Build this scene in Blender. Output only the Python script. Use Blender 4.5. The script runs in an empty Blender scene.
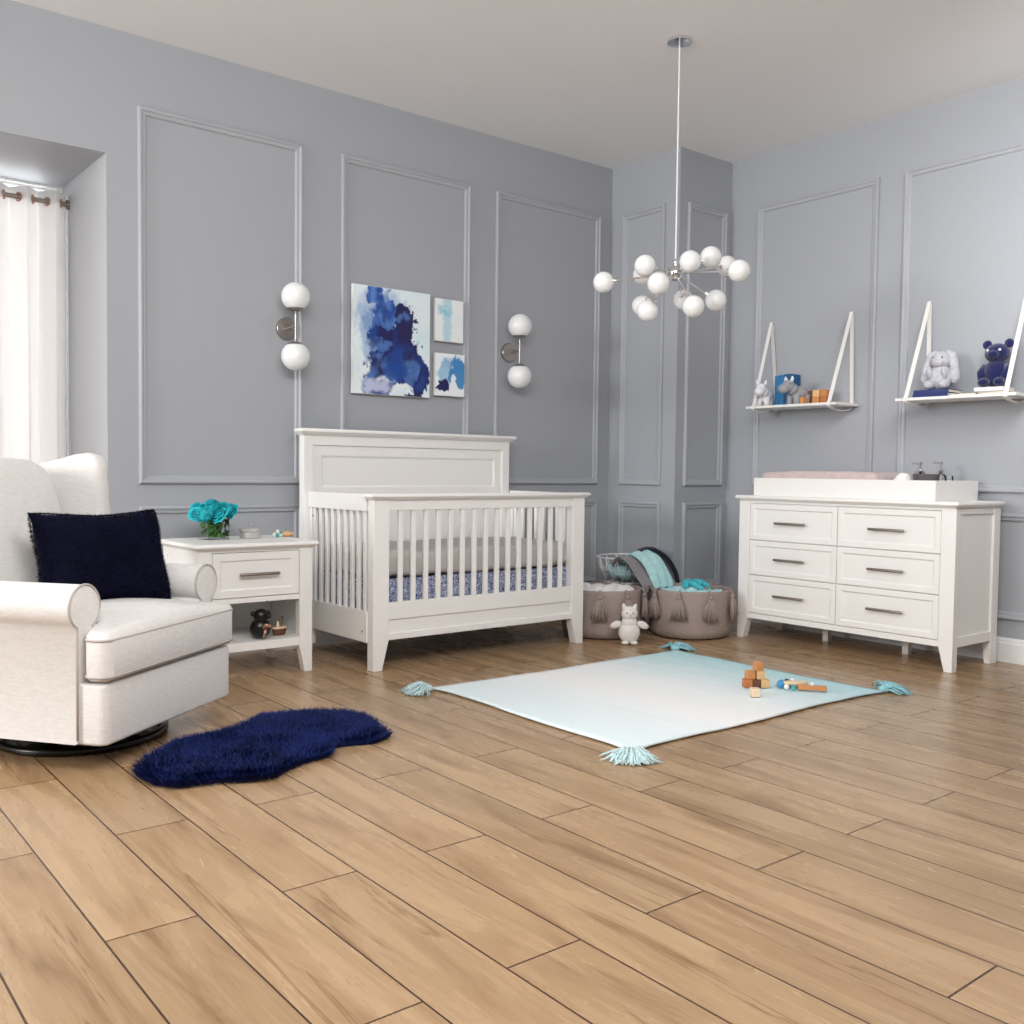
import bpy, bmesh, math, random
from mathutils import Vector, Matrix, Euler, noise
random.seed(7)
PI = math.pi
SC = bpy.context.scene
COL = SC.collection
R = math.radians
def lin(c):
    o = []
    for v in c:
        v = v / 255.0
        o.append(v / 12.92 if v <= .04045 else ((v + .055) / 1.055) ** 2.4)
    return tuple(o)
# ------------------------------------------------------------------ materials
def newmat(name):
    m = bpy.data.materials.new(name); m.use_nodes = True
    nt = m.node_tree
    return m, nt, nt.nodes['Principled BSDF']
def mat(name, rgb, rough=.5, metal=0., spec=.5, bump=None, var=None, sheen=0., coat=0.):
    """rgb in sRGB 0-255; bump=(scale, strength, stretch xyz); var=(scale, amount)"""
    m, nt, b = newmat(name)
    c = lin(rgb)
    b.inputs['Base Color'].default_value = (*c, 1)
    b.inputs['Roughness'].default_value = rough
    b.inputs['Metallic'].default_value = metal
    b.inputs['Specular IOR Level'].default_value = spec
    if sheen:
        b.inputs['Sheen Weight'].default_value = sheen
    if coat:
        b.inputs['Coat Weight'].default_value = coat
    tc = nt.nodes.new('ShaderNodeTexCoord')
    if bump:
        mp = nt.nodes.new('ShaderNodeMapping')
        mp.inputs['Scale'].default_value = bump[2] if len(bump) > 2 else (1, 1, 1)
        nt.links.new(tc.outputs['Object'], mp.inputs[0])
        n = nt.nodes.new('ShaderNodeTexNoise'); n.inputs['Scale'].default_value = bump[0]
        n.inputs['Detail'].default_value = 4
        nt.links.new(mp.outputs[0], n.inputs['Vector'])
        bp = nt.nodes.new('ShaderNodeBump'); bp.inputs['Strength'].default_value = bump[1]
        bp.inputs['Distance'].default_value = .01
        nt.links.new(n.outputs['Fac'], bp.inputs['Height'])
        nt.links.new(bp.outputs[0], b.inputs['Normal'])
    if var:
        n2 = nt.nodes.new('ShaderNodeTexNoise'); n2.inputs['Scale'].default_value = var[0]
        n2.inputs['Detail'].default_value = 3
        mp2 = nt.nodes.new('ShaderNodeMapping')
        if len(var) > 2: mp2.inputs['Scale'].default_value = var[2]
        nt.links.new(tc.outputs['Object'], mp2.inputs[0])
        nt.links.new(mp2.outputs[0], n2.inputs['Vector'])
        r = nt.nodes.new('ShaderNodeValToRGB')
        a = var[1]
        r.color_ramp.elements[0].position = .3; r.color_ramp.elements[1].position = .7
        r.color_ramp.elements[0].color = (*[v * (1 - a) for v in c], 1)
        r.color_ramp.elements[1].color = (*[min(1, v * (1 + a)) for v in c], 1)
        nt.links.new(n2.outputs['Fac'], r.inputs[0])
        nt.links.new(r.outputs[0], b.inputs['Base Color'])
    return m
M = {}
M['wall'] = mat('grey_wall_paint', (169, 172, 178), .55, spec=.35, bump=(60, .03))
M['trim'] = mat('grey_trim_paint', (173, 176, 182), .42, spec=.4)
M['white_wall'] = mat('white_wall_paint', (250, 250, 250), .7)
M['reveal'] = mat('pale_reveal_paint', (178, 179, 182), .6, bump=(60, .03))
M['base'] = mat('white_baseboard_paint', (236, 236, 236), .4)
M['white'] = mat('white_furniture_paint', (243, 241, 238), .38, spec=.45)
M['shelfw'] = mat('white_shelf_paint', (240, 239, 236), .45)
M['strap'] = mat('white_strap', (238, 236, 232), .6)
M['nickel'] = mat('brushed_nickel', (172, 166, 160), .3, 1.)
M['handle'] = mat('dark_nickel_handle', (150, 140, 133), .42, .75)
M['chrome'] = mat('polished_chrome', (225, 225, 228), .08, 1.)
M['satin'] = mat('satin_chrome', (232, 232, 234), .28, 1.)
M['black'] = mat('black_lacquer', (12, 12, 13), .3)
M['cream'] = mat('oatmeal_upholstery', (226, 223, 220), .9, spec=.2, bump=(170, .22, (1, 1, .35)), var=(90, .05, (.35, .35, 1.6)), sheen=.15)
M['pipe'] = mat('grey_piping', (188, 181, 176), .85, spec=.2)
M['curt'] = None
M['sheet'] = mat('grey_crib_sheet', (194, 190, 187), .85, bump=(14, .5), spec=.2)
M['rod'] = mat('bronze_rod', (150, 138, 128), .35, .8)
M['copper'] = mat('copper_ring', (190, 150, 130), .3, .9)
M['bask'] = mat('taupe_cotton_rope', (168, 153, 146), .9, spec=.15, bump=(60, .4, (1, 1, 3)), var=(25, .06, (1, 1, 4)))
M['tass'] = mat('taupe_yarn', (160, 147, 141), .95, spec=.1, var=(120, .15, (1, 1, .2)))
M['plushw'] = mat('white_plush', (240, 236, 232), .95, spec=.1, bump=(160, .6), sheen=.3)
M['plushg'] = mat('grey_plush', (198, 198, 206), .95, spec=.1, bump=(130, .8), var=(60, .12), sheen=.3)
M['plushn'] = mat('navy_plush', (32, 36, 84), .95, spec=.1, bump=(130, .8), var=(50, .2), sheen=.4)
M['rubw'] = mat('white_felt', (240, 239, 242), .7, bump=(120, .2))
M['rubg'] = mat('grey_felt', (158, 160, 164), .8, bump=(120, .25))
M['dot'] = mat('dark_eye', (25, 22, 24), .3)
M['eyew'] = mat('white_eye', (245, 245, 245), .4)
M['pink'] = mat('pink_felt', (228, 190, 180), .8)
M['aqua'] = mat('aqua_knit', (186, 228, 230), .9, bump=(70, .5), var=(30, .08), sheen=.2)
M['teal'] = mat('turquoise_cloth', (74, 190, 204), .85, bump=(60, .4), var=(25, .15))
M['greyb'] = mat('grey_knit', (150, 146, 150), .95, bump=(110, .6), sheen=.2)
M['navyb'] = mat('navy_knit', (22, 28, 62), .95, bump=(110, .6), sheen=.2)
M['whiteb'] = mat('white_blanket', (248, 246, 245), .9, bump=(60, .4))
M['wire'] = mat('white_wire', (235, 235, 235), .4)
M['pad'] = mat('blush_pad_cover', (206, 188, 186), .95, bump=(60, .6), var=(30, .06), sheen=.2)
M['rose'] = mat('turquoise_petal', (30, 184, 196), .6, var=(45, .38))
M['leaf'] = mat('green_leaf', (74, 122, 48), .5, var=(40, .35))
M['trink'] = mat('grey_marble', (186, 183, 180), .35, var=(30, .15))
M['pbook'] = mat('paper', (236, 230, 216), .8)
M['bluebk'] = mat('blue_cloth_cover', (48, 120, 172), .55)
M['bluebk2'] = mat('deep_blue_cover', (34, 92, 142), .55)
M['navybk'] = mat('navy_book_cover', (26, 44, 104), .45)
M['creambk'] = mat('cream_book_cover', (222, 212, 194), .6)
M['whitebk'] = mat('white_book_cover', (240, 238, 236), .5)
M['darkbowl'] = mat('charcoal_felt', (98, 92, 94), .9, bump=(90, .5))
M['wd_or'] = mat('orange_wood', (206, 140, 84), .5, var=(30, .12, (1, 1, 6)))
M['wd_tan'] = mat('tan_wood', (222, 180, 130), .5, var=(30, .1, (1, 1, 6)))
M['wd_pale'] = mat('pale_wood', (236, 212, 178), .5, var=(30, .06, (1, 1, 6)))
M['wd_dk'] = mat('walnut_wood', (104, 66, 44), .5, var=(30, .15, (1, 1, 6)))
M['wd_red'] = mat('reddish_wood', (192, 116, 66), .5, var=(30, .12, (1, 1, 6)))
M['bblue'] = mat('blue_bead', (60, 150, 205), .4)
M['bnavy'] = mat('navy_bead', (30, 62, 96), .4)
M['bteal'] = mat('teal_bead', (70, 170, 165), .4)
M['bwhite'] = mat('white_bead', (240, 240, 236), .4)
M['fur'] = mat('navy_fur', (20, 36, 92), .65, spec=.2, var=(9, .35))
M['furp'] = mat('midnight_fur', (17, 18, 46), .7, spec=.15, var=(12, .3))
def opal():
    m, nt, b = newmat('opal_glass')
    b.inputs['Base Color'].default_value = (.86, .87, .87, 1)
    b.inputs['Roughness'].default_value = .22
    b.inputs['Subsurface Weight'].default_value = .25
    b.inputs['Subsurface Radius'].default_value = (.03, .03, .03)
    return m
M['opal'] = opal()
def glassmat(name, tint=(1, 1, 1), gl=.12):
    m, nt, b = newmat(name)
    out = nt.nodes['Material Output']
    t = nt.nodes.new('ShaderNodeBsdfTransparent'); t.inputs[0].default_value = (*tint, 1)
    g = nt.nodes.new('ShaderNodeBsdfGlossy'); g.inputs['Roughness'].default_value = .05
    fr = nt.nodes.new('ShaderNodeFresnel'); fr.inputs[0].default_value = 1.45
    a = nt.nodes.new('ShaderNodeMath'); a.operation = 'ADD'; a.inputs[1].default_value = gl
    nt.links.new(fr.outputs[0], a.inputs[0])
    mx = nt.nodes.new('ShaderNodeMixShader')
    nt.links.new(a.outputs[0], mx.inputs[0]); nt.links.new(t.outputs[0], mx.inputs[1]); nt.links.new(g.outputs[0], mx.inputs[2])
    nt.links.new(mx.outputs[0], out.inputs[0])
    return m
M['glass'] = glassmat('clear_glass', (.985, .99, .99), .0)
M['pane'] = glassmat('window_glass', (.98, .99, 1), .0)
def curtain_mat():
    m, nt, b = newmat('white_curtain_linen')
    out = nt.nodes['Material Output']
    b.inputs['Base Color'].default_value = (.86, .85, .84, 1); b.inputs['Roughness'].default_value = .9
    tr = nt.nodes.new('ShaderNodeBsdfTranslucent'); tr.inputs[0].default_value = (.9, .88, .87, 1)
    mx = nt.nodes.new('ShaderNodeMixShader'); mx.inputs[0].default_value = .4
    nt.links.new(b.outputs[0], mx.inputs[1]); nt.links.new(tr.outputs[0], mx.inputs[2])
    nt.links.new(mx.outputs[0], out.inputs[0])
    return m
M['curt'] = curtain_mat()
def floor_mat():
    m, nt, b = newmat('oak_plank_floor')
    N = nt.nodes.new; L = nt.links.new
    tc = N('ShaderNodeTexCoord'); sp = N('ShaderNodeSeparateXYZ'); L(tc.outputs['Object'], sp.inputs[0])
    ax = N('ShaderNodeMath'); ax.inputs[1].default_value = 2.86 + 12; L(sp.outputs['Y'], ax.inputs[0])
    ay = N('ShaderNodeMath'); ay.inputs[1].default_value = 4.56 + .201 * 40; L(sp.outputs['X'], ay.inputs[0])
    cb = N('ShaderNodeCombineXYZ'); L(ax.outputs[0], cb.inputs[0]); L(ay.outputs[0], cb.inputs[1])
    br = N('ShaderNodeTexBrick'); L(cb.outputs[0], br.inputs['Vector'])
    br.offset = .5; br.offset_frequency = 2; br.squash = 1; br.squash_frequency = 1
    for k, v in (('Scale', 1), ('Mortar Size', .0028), ('Mortar Smooth', .3), ('Bias', 0), ('Brick Width', 1.2), ('Row Height', .201)):
        br.inputs[k].default_value = v
    br.inputs['Color1'].default_value = (0, 0, 0, 1); br.inputs['Color2'].default_value = (1, 1, 1, 1); br.inputs['Mortar'].default_value = (.5, .5, .5, 1)
    rnd = N('ShaderNodeMath'); rnd.operation = 'MULTIPLY'; rnd.inputs[1].default_value = 37.; L(br.outputs['Color'], rnd.inputs[0])
    cz = N('ShaderNodeCombineXYZ'); L(sp.outputs['X'], cz.inputs[0]); L(sp.outputs['Y'], cz.inputs[1]); L(rnd.outputs[0], cz.inputs[2])
    mp = N('ShaderNodeMapping'); mp.inputs['Scale'].default_value = (9, 1.1, 1); L(cz.outputs[0], mp.inputs[0])
    n1 = N('ShaderNodeTexNoise'); n1.inputs['Scale'].default_value = 1.3; n1.inputs['Detail'].default_value = 6; n1.inputs['Roughness'].default_value = .6; n1.inputs['Distortion'].default_value = .6
    L(mp.outputs[0], n1.inputs['Vector'])
    mp2 = N('ShaderNodeMapping'); mp2.inputs['Scale'].default_value = (70, 3, 1); L(cz.outputs[0], mp2.inputs[0])
    n2 = N('ShaderNodeTexNoise'); n2.inputs['Scale'].default_value = 2.; n2.inputs['Detail'].default_value = 4; L(mp2.outputs[0], n2.inputs['Vector'])
    r1 = N('ShaderNodeValToRGB'); e = r1.color_ramp.elements
    e[0].position = .28; e[0].color = (*lin((142, 111, 80)), 1)
    e[1].position = .70; e[1].color = (*lin((187, 157, 122)), 1)
    k = r1.color_ramp.elements.new(.43); k.color = (*lin((168, 137, 103)), 1)
    k = r1.color_ramp.elements.new(.55); k.color = (*lin((178, 148, 114)), 1)
    L(n1.outputs['Fac'], r1.inputs[0])
    # fine grain
    mx = N('ShaderNodeMixRGB'); mx.blend_type = 'MULTIPLY'; mx.inputs[0].default_value = .35
    r2 = N('ShaderNodeValToRGB'); r2.color_ramp.elements[0].position = .35; r2.color_ramp.elements[0].color = (.72, .68, .64, 1); r2.color_ramp.elements[1].position = .65; r2.color_ramp.elements[1].color = (1., 1., 1., 1)
    L(n2.outputs['Fac'], r2.inputs[0]); L(r1.outputs[0], mx.inputs[1]); L(r2.outputs[0], mx.inputs[2])
    # hairline cracks and knots
    mp4 = N('ShaderNodeMapping'); mp4.inputs['Scale'].default_value = (15, .75, 1); L(cz.outputs[0], mp4.inputs[0])
    n4 = N('ShaderNodeTexNoise'); n4.inputs['Scale'].default_value = .9; n4.inputs['Detail'].default_value = 5; n4.inputs['Distortion'].default_value = .5; L(mp4.outputs[0], n4.inputs['Vector'])
    r4 = N('ShaderNodeValToRGB'); e4 = r4.color_ramp.elements
    e4[0].position = .360; e4[0].color = (1, 1, 1, 1); e4[1].position = .388; e4[1].color = (1, 1, 1, 1)
    kk = e4.new(.374); kk.color = (.55, .47, .40, 1)
    L(n4.outputs['Fac'], r4.inputs[0])
    mp5 = N('ShaderNodeMapping'); mp5.inputs['Scale'].default_value = (4.2, 1.5, 1); L(cz.outputs[0], mp5.inputs[0])
    v5 = N('ShaderNodeTexVoronoi'); v5.inputs['Scale'].default_value = 1.0; L(mp5.outputs[0], v5.inputs['Vector'])
    r5 = N('ShaderNodeValToRGB'); r5.color_ramp.elements[0].position = .015; r5.color_ramp.elements[0].color = (.5, .42, .36, 1); r5.color_ramp.elements[1].position = .11; r5.color_ramp.elements[1].color = (1, 1, 1, 1)
    L(v5.outputs['Distance'], r5.inputs[0])
    mxa = N('ShaderNodeMixRGB'); mxa.blend_type = 'MULTIPLY'; mxa.inputs[0].default_value = .75; L(mx.outputs[0], mxa.inputs[1]); L(r4.outputs[0], mxa.inputs[2])
    mxb = N('ShaderNodeMixRGB'); mxb.blend_type = 'MULTIPLY'; mxb.inputs[0].default_value = .6; L(mxa.outputs[0], mxb.inputs[1]); L(r5.outputs[0], mxb.inputs[2])
    mx = mxb
    # plank to plank tone
    mx2 = N('ShaderNodeMixRGB'); mx2.blend_type = 'MULTIPLY'; mx2.inputs[0].default_value = 1
    r3 = N('ShaderNodeValToRGB'); r3.color_ramp.elements[0].color = (.90, .90, .89, 1); r3.color_ramp.elements[1].color = (1.05, 1.05, 1.05, 1)
    L(br.outputs['Color'], r3.inputs[0]); L(mx.outputs[0], mx2.inputs[1]); L(r3.outputs[0], mx2.inputs[2])
    mx3 = N('ShaderNodeMixRGB'); L(br.outputs['Fac'], mx3.inputs[0]); L(mx2.outputs[0], mx3.inputs[1]); mx3.inputs[2].default_value = (*lin((70, 46, 30)), 1)
    L(mx3.outputs[0], b.inputs['Base Color'])
    b.inputs['Roughness'].default_value = .33; b.inputs['Specular IOR Level'].default_value = .45
    rr = N('ShaderNodeMapRange'); rr.inputs[3].default_value = .21; rr.inputs[4].default_value = .33; L(n1.outputs['Fac'], rr.inputs[0]); L(rr.outputs[0], b.inputs['Roughness'])
    bp = N('ShaderNodeBump'); bp.invert = True; bp.inputs['Strength'].default_value = .5; bp.inputs['Distance'].default_value = .002
    L(br.outputs['Fac'], bp.inputs['Height']); L(bp.outputs[0], b.inputs['Normal'])
    return m
M['floor'] = floor_mat()
def skirt_mat():
    m, nt, b = newmat('navy_scribble_cotton')
    N = nt.nodes.new; L = nt.links.new
    tc = N('ShaderNodeTexCoord')
    w = N('ShaderNodeTexNoise'); w.inputs['Scale'].default_value = 42; w.inputs['Detail'].default_value = 2; w.inputs['Distortion'].default_value = 2.2
    L(tc.outputs['Object'], w.inputs['Vector'])
    r = N('ShaderNodeValToRGB'); e = r.color_ramp.elements
    nav = (*lin((56, 68, 118)), 1); pale = (*lin((206, 212, 228)), 1)
    e[0].position = .40; e[0].color = nav; e[1].position = .585; e[1].color = pale
    for q_, c_ in ((.43, pale), (.455, pale), (.475, nav), (.53, nav), (.55, pale), (.565, nav)):
        k = e.new(q_); k.color = c_
    L(w.outputs['Fac'], r.inputs[0]); L(r.outputs[0], b.inputs['Base Color']); b.inputs['Roughness'].default_value = .9
    return m
M['skirt'] = skirt_mat()
def rug_mat():
    m, nt, b = newmat('aqua_ombre_cotton')
    N = nt.nodes.new; L = nt.links.new
    tc = N('ShaderNodeTexCoord'); sp = N('ShaderNodeSeparateXYZ'); L(tc.outputs['Object'], sp.inputs[0])
    mp = N('ShaderNodeMapping'); mp.inputs['Scale'].default_value = (9, 1.3, 1); L(tc.outputs['Object'], mp.inputs[0])
    n = N('ShaderNodeTexNoise'); n.inputs['Scale'].default_value = 2.2; n.inputs['Detail'].default_value = 5; L(mp.outputs[0], n.inputs['Vector'])
    ma = N('ShaderNodeMath'); ma.operation = 'MULTIPLY_ADD'; ma.inputs[1].default_value = .42; ma.inputs[2].default_value = -.21; L(n.outputs['Fac'], ma.inputs[0])
    ad = N('ShaderNodeMath'); L(sp.outputs['X'], ad.inputs[0]); L(ma.outputs[0], ad.inputs[1])
    mr = N('ShaderNodeMapRange'); mr.inputs[1].default_value = -.79; mr.inputs[2].default_value = .79; L(ad.outputs[0], mr.inputs[0])
    r = N('ShaderNodeValToRGB'); e = r.color_ramp.elements
    e[0].position = 0; e[0].color = (*lin((230, 244, 246)), 1)
    e[1].position = 1; e[1].color = (*lin((194, 231, 238)), 1)
    for p, c in ((.2, (238, 247, 249)), (.38, (252, 253, 253)), (.58, (247, 251, 252)), (.8, (220, 242, 246))):
        k = e.new(p); k.color = (*lin(c), 1)
    L(mr.outputs[0], r.inputs[0]); L(r.outputs[0], b.inputs['Base Color']); b.inputs['Roughness'].default_value = .95; b.inputs['Specular IOR Level'].default_value = .1
    w = N('ShaderNodeTexWave'); w.bands_direction = 'X'; w.inputs['Scale'].default_value = 60; w.inputs['Distortion'].default_value = 1.5; L(tc.outputs['Object'], w.inputs['Vector'])
    bp = N('ShaderNodeBump'); bp.inputs['Strength'].default_value = .35; bp.inputs['Distance'].default_value = .004; L(w.outputs['Fac'], bp.inputs['Height']); L(bp.outputs[0], b.inputs['Normal'])
    return m
M['rug'] = rug_mat()
M['rugt'] = mat('pale_aqua_yarn', (196, 220, 222), .95, var=(160, .25))
M['rugt2'] = mat('aqua_yarn', (150, 204, 213), .95, var=(160, .25))
def attr_mat(name, rough=.7):
    m, nt, b = newmat(name)
    a = nt.nodes.new('ShaderNodeAttribute'); a.attribute_name = 'paint'
    nt.links.new(a.outputs['Color'], b.inputs['Base Color']); b.inputs['Roughness'].default_value = rough
    return m
M['paint'] = attr_mat('painted_canvas')
# ------------------------------------------------------------------ mesh builder
class MB:
    def __init__(s): s.v = []; s.f = []
    def add(s, vs, fs):
        o = len(s.v); s.v += [tuple(p) for p in vs]; s.f += [tuple(i + o for i in f) for f in fs]; return s
    def box(s, x0, x1, y0, y1, z0, z1):
        return s.hexa([(x0, y0, z0), (x1, y0, z0), (x1, y1, z0), (x0, y1, z0)], [(x0, y0, z1), (x1, y0, z1), (x1, y1, z1), (x0, y1, z1)])
    def hexa(s, b, t):
        return s.add(list(b) + list(t), [(3, 2, 1, 0), (4, 5, 6, 7), (0, 1, 5, 4), (1, 2, 6, 5), (2, 3, 7, 6), (3, 0, 4, 7)])
    def loft(s, rings, closed=True, cap=True):
        n = len(rings[0]); o = len(s.v)
        for r in rings: s.v += [tuple(p) for p in r]
        for i in range(len(rings) - 1):
            for j in range(n if closed else n - 1):
                k = (j + 1) % n
                s.f.append((o + i * n + j, o + i * n + k, o + (i + 1) * n + k, o + (i + 1) * n + j))
        if cap and closed:
            s.f.append(tuple(o + j for j in reversed(range(n))))
            s.f.append(tuple(o + (len(rings) - 1) * n + j for j in range(n)))
        return s
    def prism(s, poly, lo, hi, ax='z'):
        def P(a, b, c):
            return {'z': (a, b, c), 'y': (a, c, b), 'x': (c, a, b)}[ax]
        r0 = [P(a, b, lo) for a, b in poly]; r1 = [P(a, b, hi) for a, b in poly]
        return s.loft([r0, r1])
    def tube(s, path, r, n=8, closed=False, cap=True):
        P = [Vector(p) for p in path]; rings = []
        N = len(P)
        rr = r if isinstance(r, (list, tuple)) else [r] * N
        up = None
        for i in range(N):
            if closed: t = P[(i + 1) % N] - P[i - 1]
            else: t = P[min(i + 1, N - 1)] - P[max(i - 1, 0)]
            t = t.normalized() if t.length > 1e-9 else Vector((0, 0, 1))
            if up is None: up = t.orthogonal().normalized()
            up = (up - t * up.dot(t))
            up = up.normalized() if up.length > 1e-6 else t.orthogonal().normalized()
            w = t.cross(up)
            rings.append([P[i] + (up * math.cos(2 * PI * k / n) + w * math.sin(2 * PI * k / n)) * rr[i] for k in range(n)])
        if closed: rings.append(rings[0])
        return s.loft(rings, True, cap and not closed)
    def cyl(s, a, b, r0, r1=None, n=20):
        r1 = r0 if r1 is None else r1
        return s.tube([a, b], [r0, r1], n)
    def lathe(s, prof, n=28, c=(0, 0, 0), axis='z', cap=True, wob=None):
        rings = []
        for r, z in prof:
            ring = []
            for k in range(n):
                a = 2 * PI * k / n
                q = r * (wob(a, z) if wob else 1)
                p = (q * math.cos(a), q * math.sin(a), z)
                if axis == 'y': p = (p[0], -p[2], p[1])
                if axis == 'x': p = (p[2], p[0], p[1])
                ring.append((c[0] + p[0], c[1] + p[1], c[2] + p[2]))
            rings.append(ring)
        return s.loft(rings, True, cap)
    def ell(s, c, r, rot=None, n=20, m=12, f=None):
        if not isinstance(r, (tuple, list)): r = (r, r, r)
        mt = Euler(rot).to_matrix() if rot else Matrix.Identity(3)
        rings = []
        for i in range(m + 1):
            th = -PI / 2 + PI * i / m
            th = max(-PI / 2 + .03, min(PI / 2 - .03, th))
            ring = []
            for k in range(n):
                a = 2 * PI * k / n
                d = Vector((math.cos(th) * math.cos(a), math.cos(th) * math.sin(a), math.sin(th)))
                q = f(d) if f else 1
                p = mt @ Vector((d.x * r[0] * q, d.y * r[1] * q, d.z * r[2] * q))
                ring.append((c[0] + p.x, c[1] + p.y, c[2] + p.z))
            rings.append(ring)
        return s.loft(rings, True, True)
    def grid(s, fn, nu, nv, thick=None):
        o = len(s.v)
        for i in range(nu + 1):
            for j in range(nv + 1): s.v.append(tuple(fn(i / nu, j / nv)))
        for i in range(nu):
            for j in range(nv):
                a = o + i * (nv + 1) + j
                s.f.append((a, a + nv + 1, a + nv + 2, a + 1))
        return s
    def pillowy(s, outline, z0, z1, edge=.02, crown=.03, center=None, steps=5, bcrown=0., fr=None):
        """cushion: outline polygon (x,y), flat-ish sides with rounded edges, crowned faces; fr maps (x,y,z)"""
        cx = center or (sum(p[0] for p in outline) / len(outline), sum(p[1] for p in outline) / len(outline))
        fr = fr or (lambda p: p)
        def ring(sc, off, z):
            r = []
            n = len(outline)
            for i, p in enumerate(outline):
                a = outline[i - 1]; b = outline[(i + 1) % n]
                tx, ty = b[0] - a[0], b[1] - a[1]; l = math.hypot(tx, ty) or 1
                nx, ny = ty / l, -tx / l
                x = p[0] - nx * off; y = p[1] - ny * off
                r.append(fr((cx[0] + (x - cx[0]) * sc, cx[1] + (y - cx[1]) * sc, z)))
            return r
        rings = []
        for k in range(1, steps + 1):
            q = k / (steps + 1); rings.append(ring(q, edge, z0 - bcrown * (1 - q ** 2.2)))
        for k in range(5):
            a = PI / 2 * k / 4
            rings.append(ring(1, edge * (1 - math.sin(a)), z0 + edge * (1 - math.cos(a))))
        for k in range(5):
            a = PI / 2 * k / 4
            rings.append(ring(1, edge * (1 - math.cos(a)), z1 - edge * (1 - math.sin(a))))
        for k in range(steps, 0, -1):
            q = k / (steps + 1); rings.append(ring(q, edge, z1 + crown * (1 - q ** 2.2)))
        return s.loft(rings)
    def obj(s, name, material, parent=None, smooth=True, ang=40, bevel=0., loc=None, rot=None, sub=0, solid=0.):
        me = bpy.data.meshes.new(name)
        me.from_pydata(s.v, [], s.f)
        bm = bmesh.new(); bm.from_mesh(me)
        bmesh.ops.recalc_face_normals(bm, faces=bm.faces); bm.to_mesh(me); bm.free()
        me.materials.append(material)
        if smooth:
            me.polygons.foreach_set('use_smooth', [True] * len(me.polygons))
            if ang < 180: me.set_sharp_from_angle(angle=R(ang))
        me.update()
        o = bpy.data.objects.new(name, me); COL.objects.link(o)
        if parent: o.parent = parent
        if loc: o.location = loc
        if rot: o.rotation_euler = rot
        if solid:
            md = o.modifiers.new('solid', 'SOLIDIFY'); md.thickness = solid; md.offset = 0
        if bevel:
            md = o.modifiers.new('bevel', 'BEVEL'); md.width = bevel; md.segments = 2; md.limit_method = 'ANGLE'; md.angle_limit = R(35)
        if sub:
            md = o.modifiers.new('sub', 'SUBSURF'); md.levels = sub; md.render_levels = sub
        return o
def thing(name, label, cat, loc=(0, 0, 0), rz=0., group=None):
    o = bpy.data.objects.new(name, None); COL.objects.link(o)
    o.location = loc; o.rotation_euler = (0, 0, rz); o.empty_display_size = .1
    return tag(o, label, cat, group)
def tag(o, label, cat, group=None):
    o['label'] = label; o['category'] = cat
    if group: o['group'] = group
    return o
def struct(o):
    o['kind'] = 'structure'; return o
def arc(cx, cy, r, a0, a1, n, ry=None):
    ry = r if ry is None else ry
    return [(cx + r * math.cos(R(a0 + (a1 - a0) * i / n)), cy + ry * math.sin(R(a0 + (a1 - a0) * i / n))) for i in range(n + 1)]
def rrect(x0, x1, y0, y1, r, n=4):
    return arc(x0 + r, y0 + r, r, 180, 270, n) + arc(x1 - r, y0 + r, r, 270, 360, n) + arc(x1 - r, y1 - r, r, 0, 90, n) + arc(x0 + r, y1 - r, r, 90, 180, n)
def resample(poly, d):
    out = []
    n = len(poly)
    for i in range(n):
        a, b = poly[i], poly[(i + 1) % n]
        l = math.hypot(b[0] - a[0], b[1] - a[1]); k = max(1, int(l / d))
        for j in range(k): out.append((a[0] + (b[0] - a[0]) * j / k, a[1] + (b[1] - a[1]) * j / k))
    return out
# ------------------------------------------------------------------ setting
CEIL = 3.10
XL = -3.914; YR = .78; SOF = 2.505; XR0 = -5.75
FX0, FY0 = -7.2, -6.8
struct(MB().box(FX0, .1, FY0, 1.2, -.06, 0).obj('floor', M['floor'], smooth=False))
struct(MB().box(FX0, .1, FY0, 1.2, CEIL, CEIL + .1).obj('ceiling', M['white_wall'], smooth=False))
w = MB().box(XL, .1, 0, .12, 0, CEIL).box(FX0, XR0, 0, .12, 0, CEIL).box(XR0, XL, 0, .12, SOF, CEIL)
struct(w.obj('wall_left', M['wall'], smooth=False))
struct(MB().box(0, .12, FY0, 0, 0, CEIL).obj('wall_right', M['wall'], smooth=False))
struct(MB().box(-.522, 0, -.625, 0, 0, CEIL).obj('wall_column', M['wall'], smooth=False))
# window recess: reveals, soffit, back wall with the window opening
struct(MB().box(XL - .001, XL + .1, .0005, YR, 0, SOF).box(XR0 - .1, XR0, .12, YR, 0, SOF).obj('wall_reveal', M['reveal'], smooth=False))
struct(MB().box(XR0 - .1, XL + .1, .12, YR + .1, SOF, SOF + .1).obj('wall_soffit', M['wall'], smooth=False))
WX0, WX1, WZ0, WZ1 = XR0 + .08, XL - .03, .35, SOF - .012
struct(MB().box(XR0 - .1, WX0, YR, YR + .1, 0, SOF).box(WX1, XL + .1, YR, YR + .1, 0, SOF).box(WX0, WX1, YR, YR + .1, 0, WZ0).box(WX0, WX1, YR, YR + .1, WZ1, SOF).obj('wall_window', M['white_wall'], smooth=False))
win = struct(MB().box(WX0, WX0 + .05, YR + .03, YR + .08, WZ0, WZ1).box(WX1 - .05, WX1, YR + .03, YR + .08, WZ0, WZ1).box(WX0 + .05, WX1 - .05, YR + .03, YR + .08, WZ0, WZ0 + .06).box(-4.86, -4.81, YR + .03, YR + .08, WZ0 + .06, WZ1 - .012).box(WX0 + .05, WX1 - .05, YR + .03, YR + .08, WZ1 - .012, WZ1).obj('window_1', M['base'], smooth=False, bevel=.004))
MB().box(WX0 + .05, -4.86, YR + .05, YR + .056, WZ0 + .06, WZ1 - .012).obj('pane', M['pane'], win, smooth=False)
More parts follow.
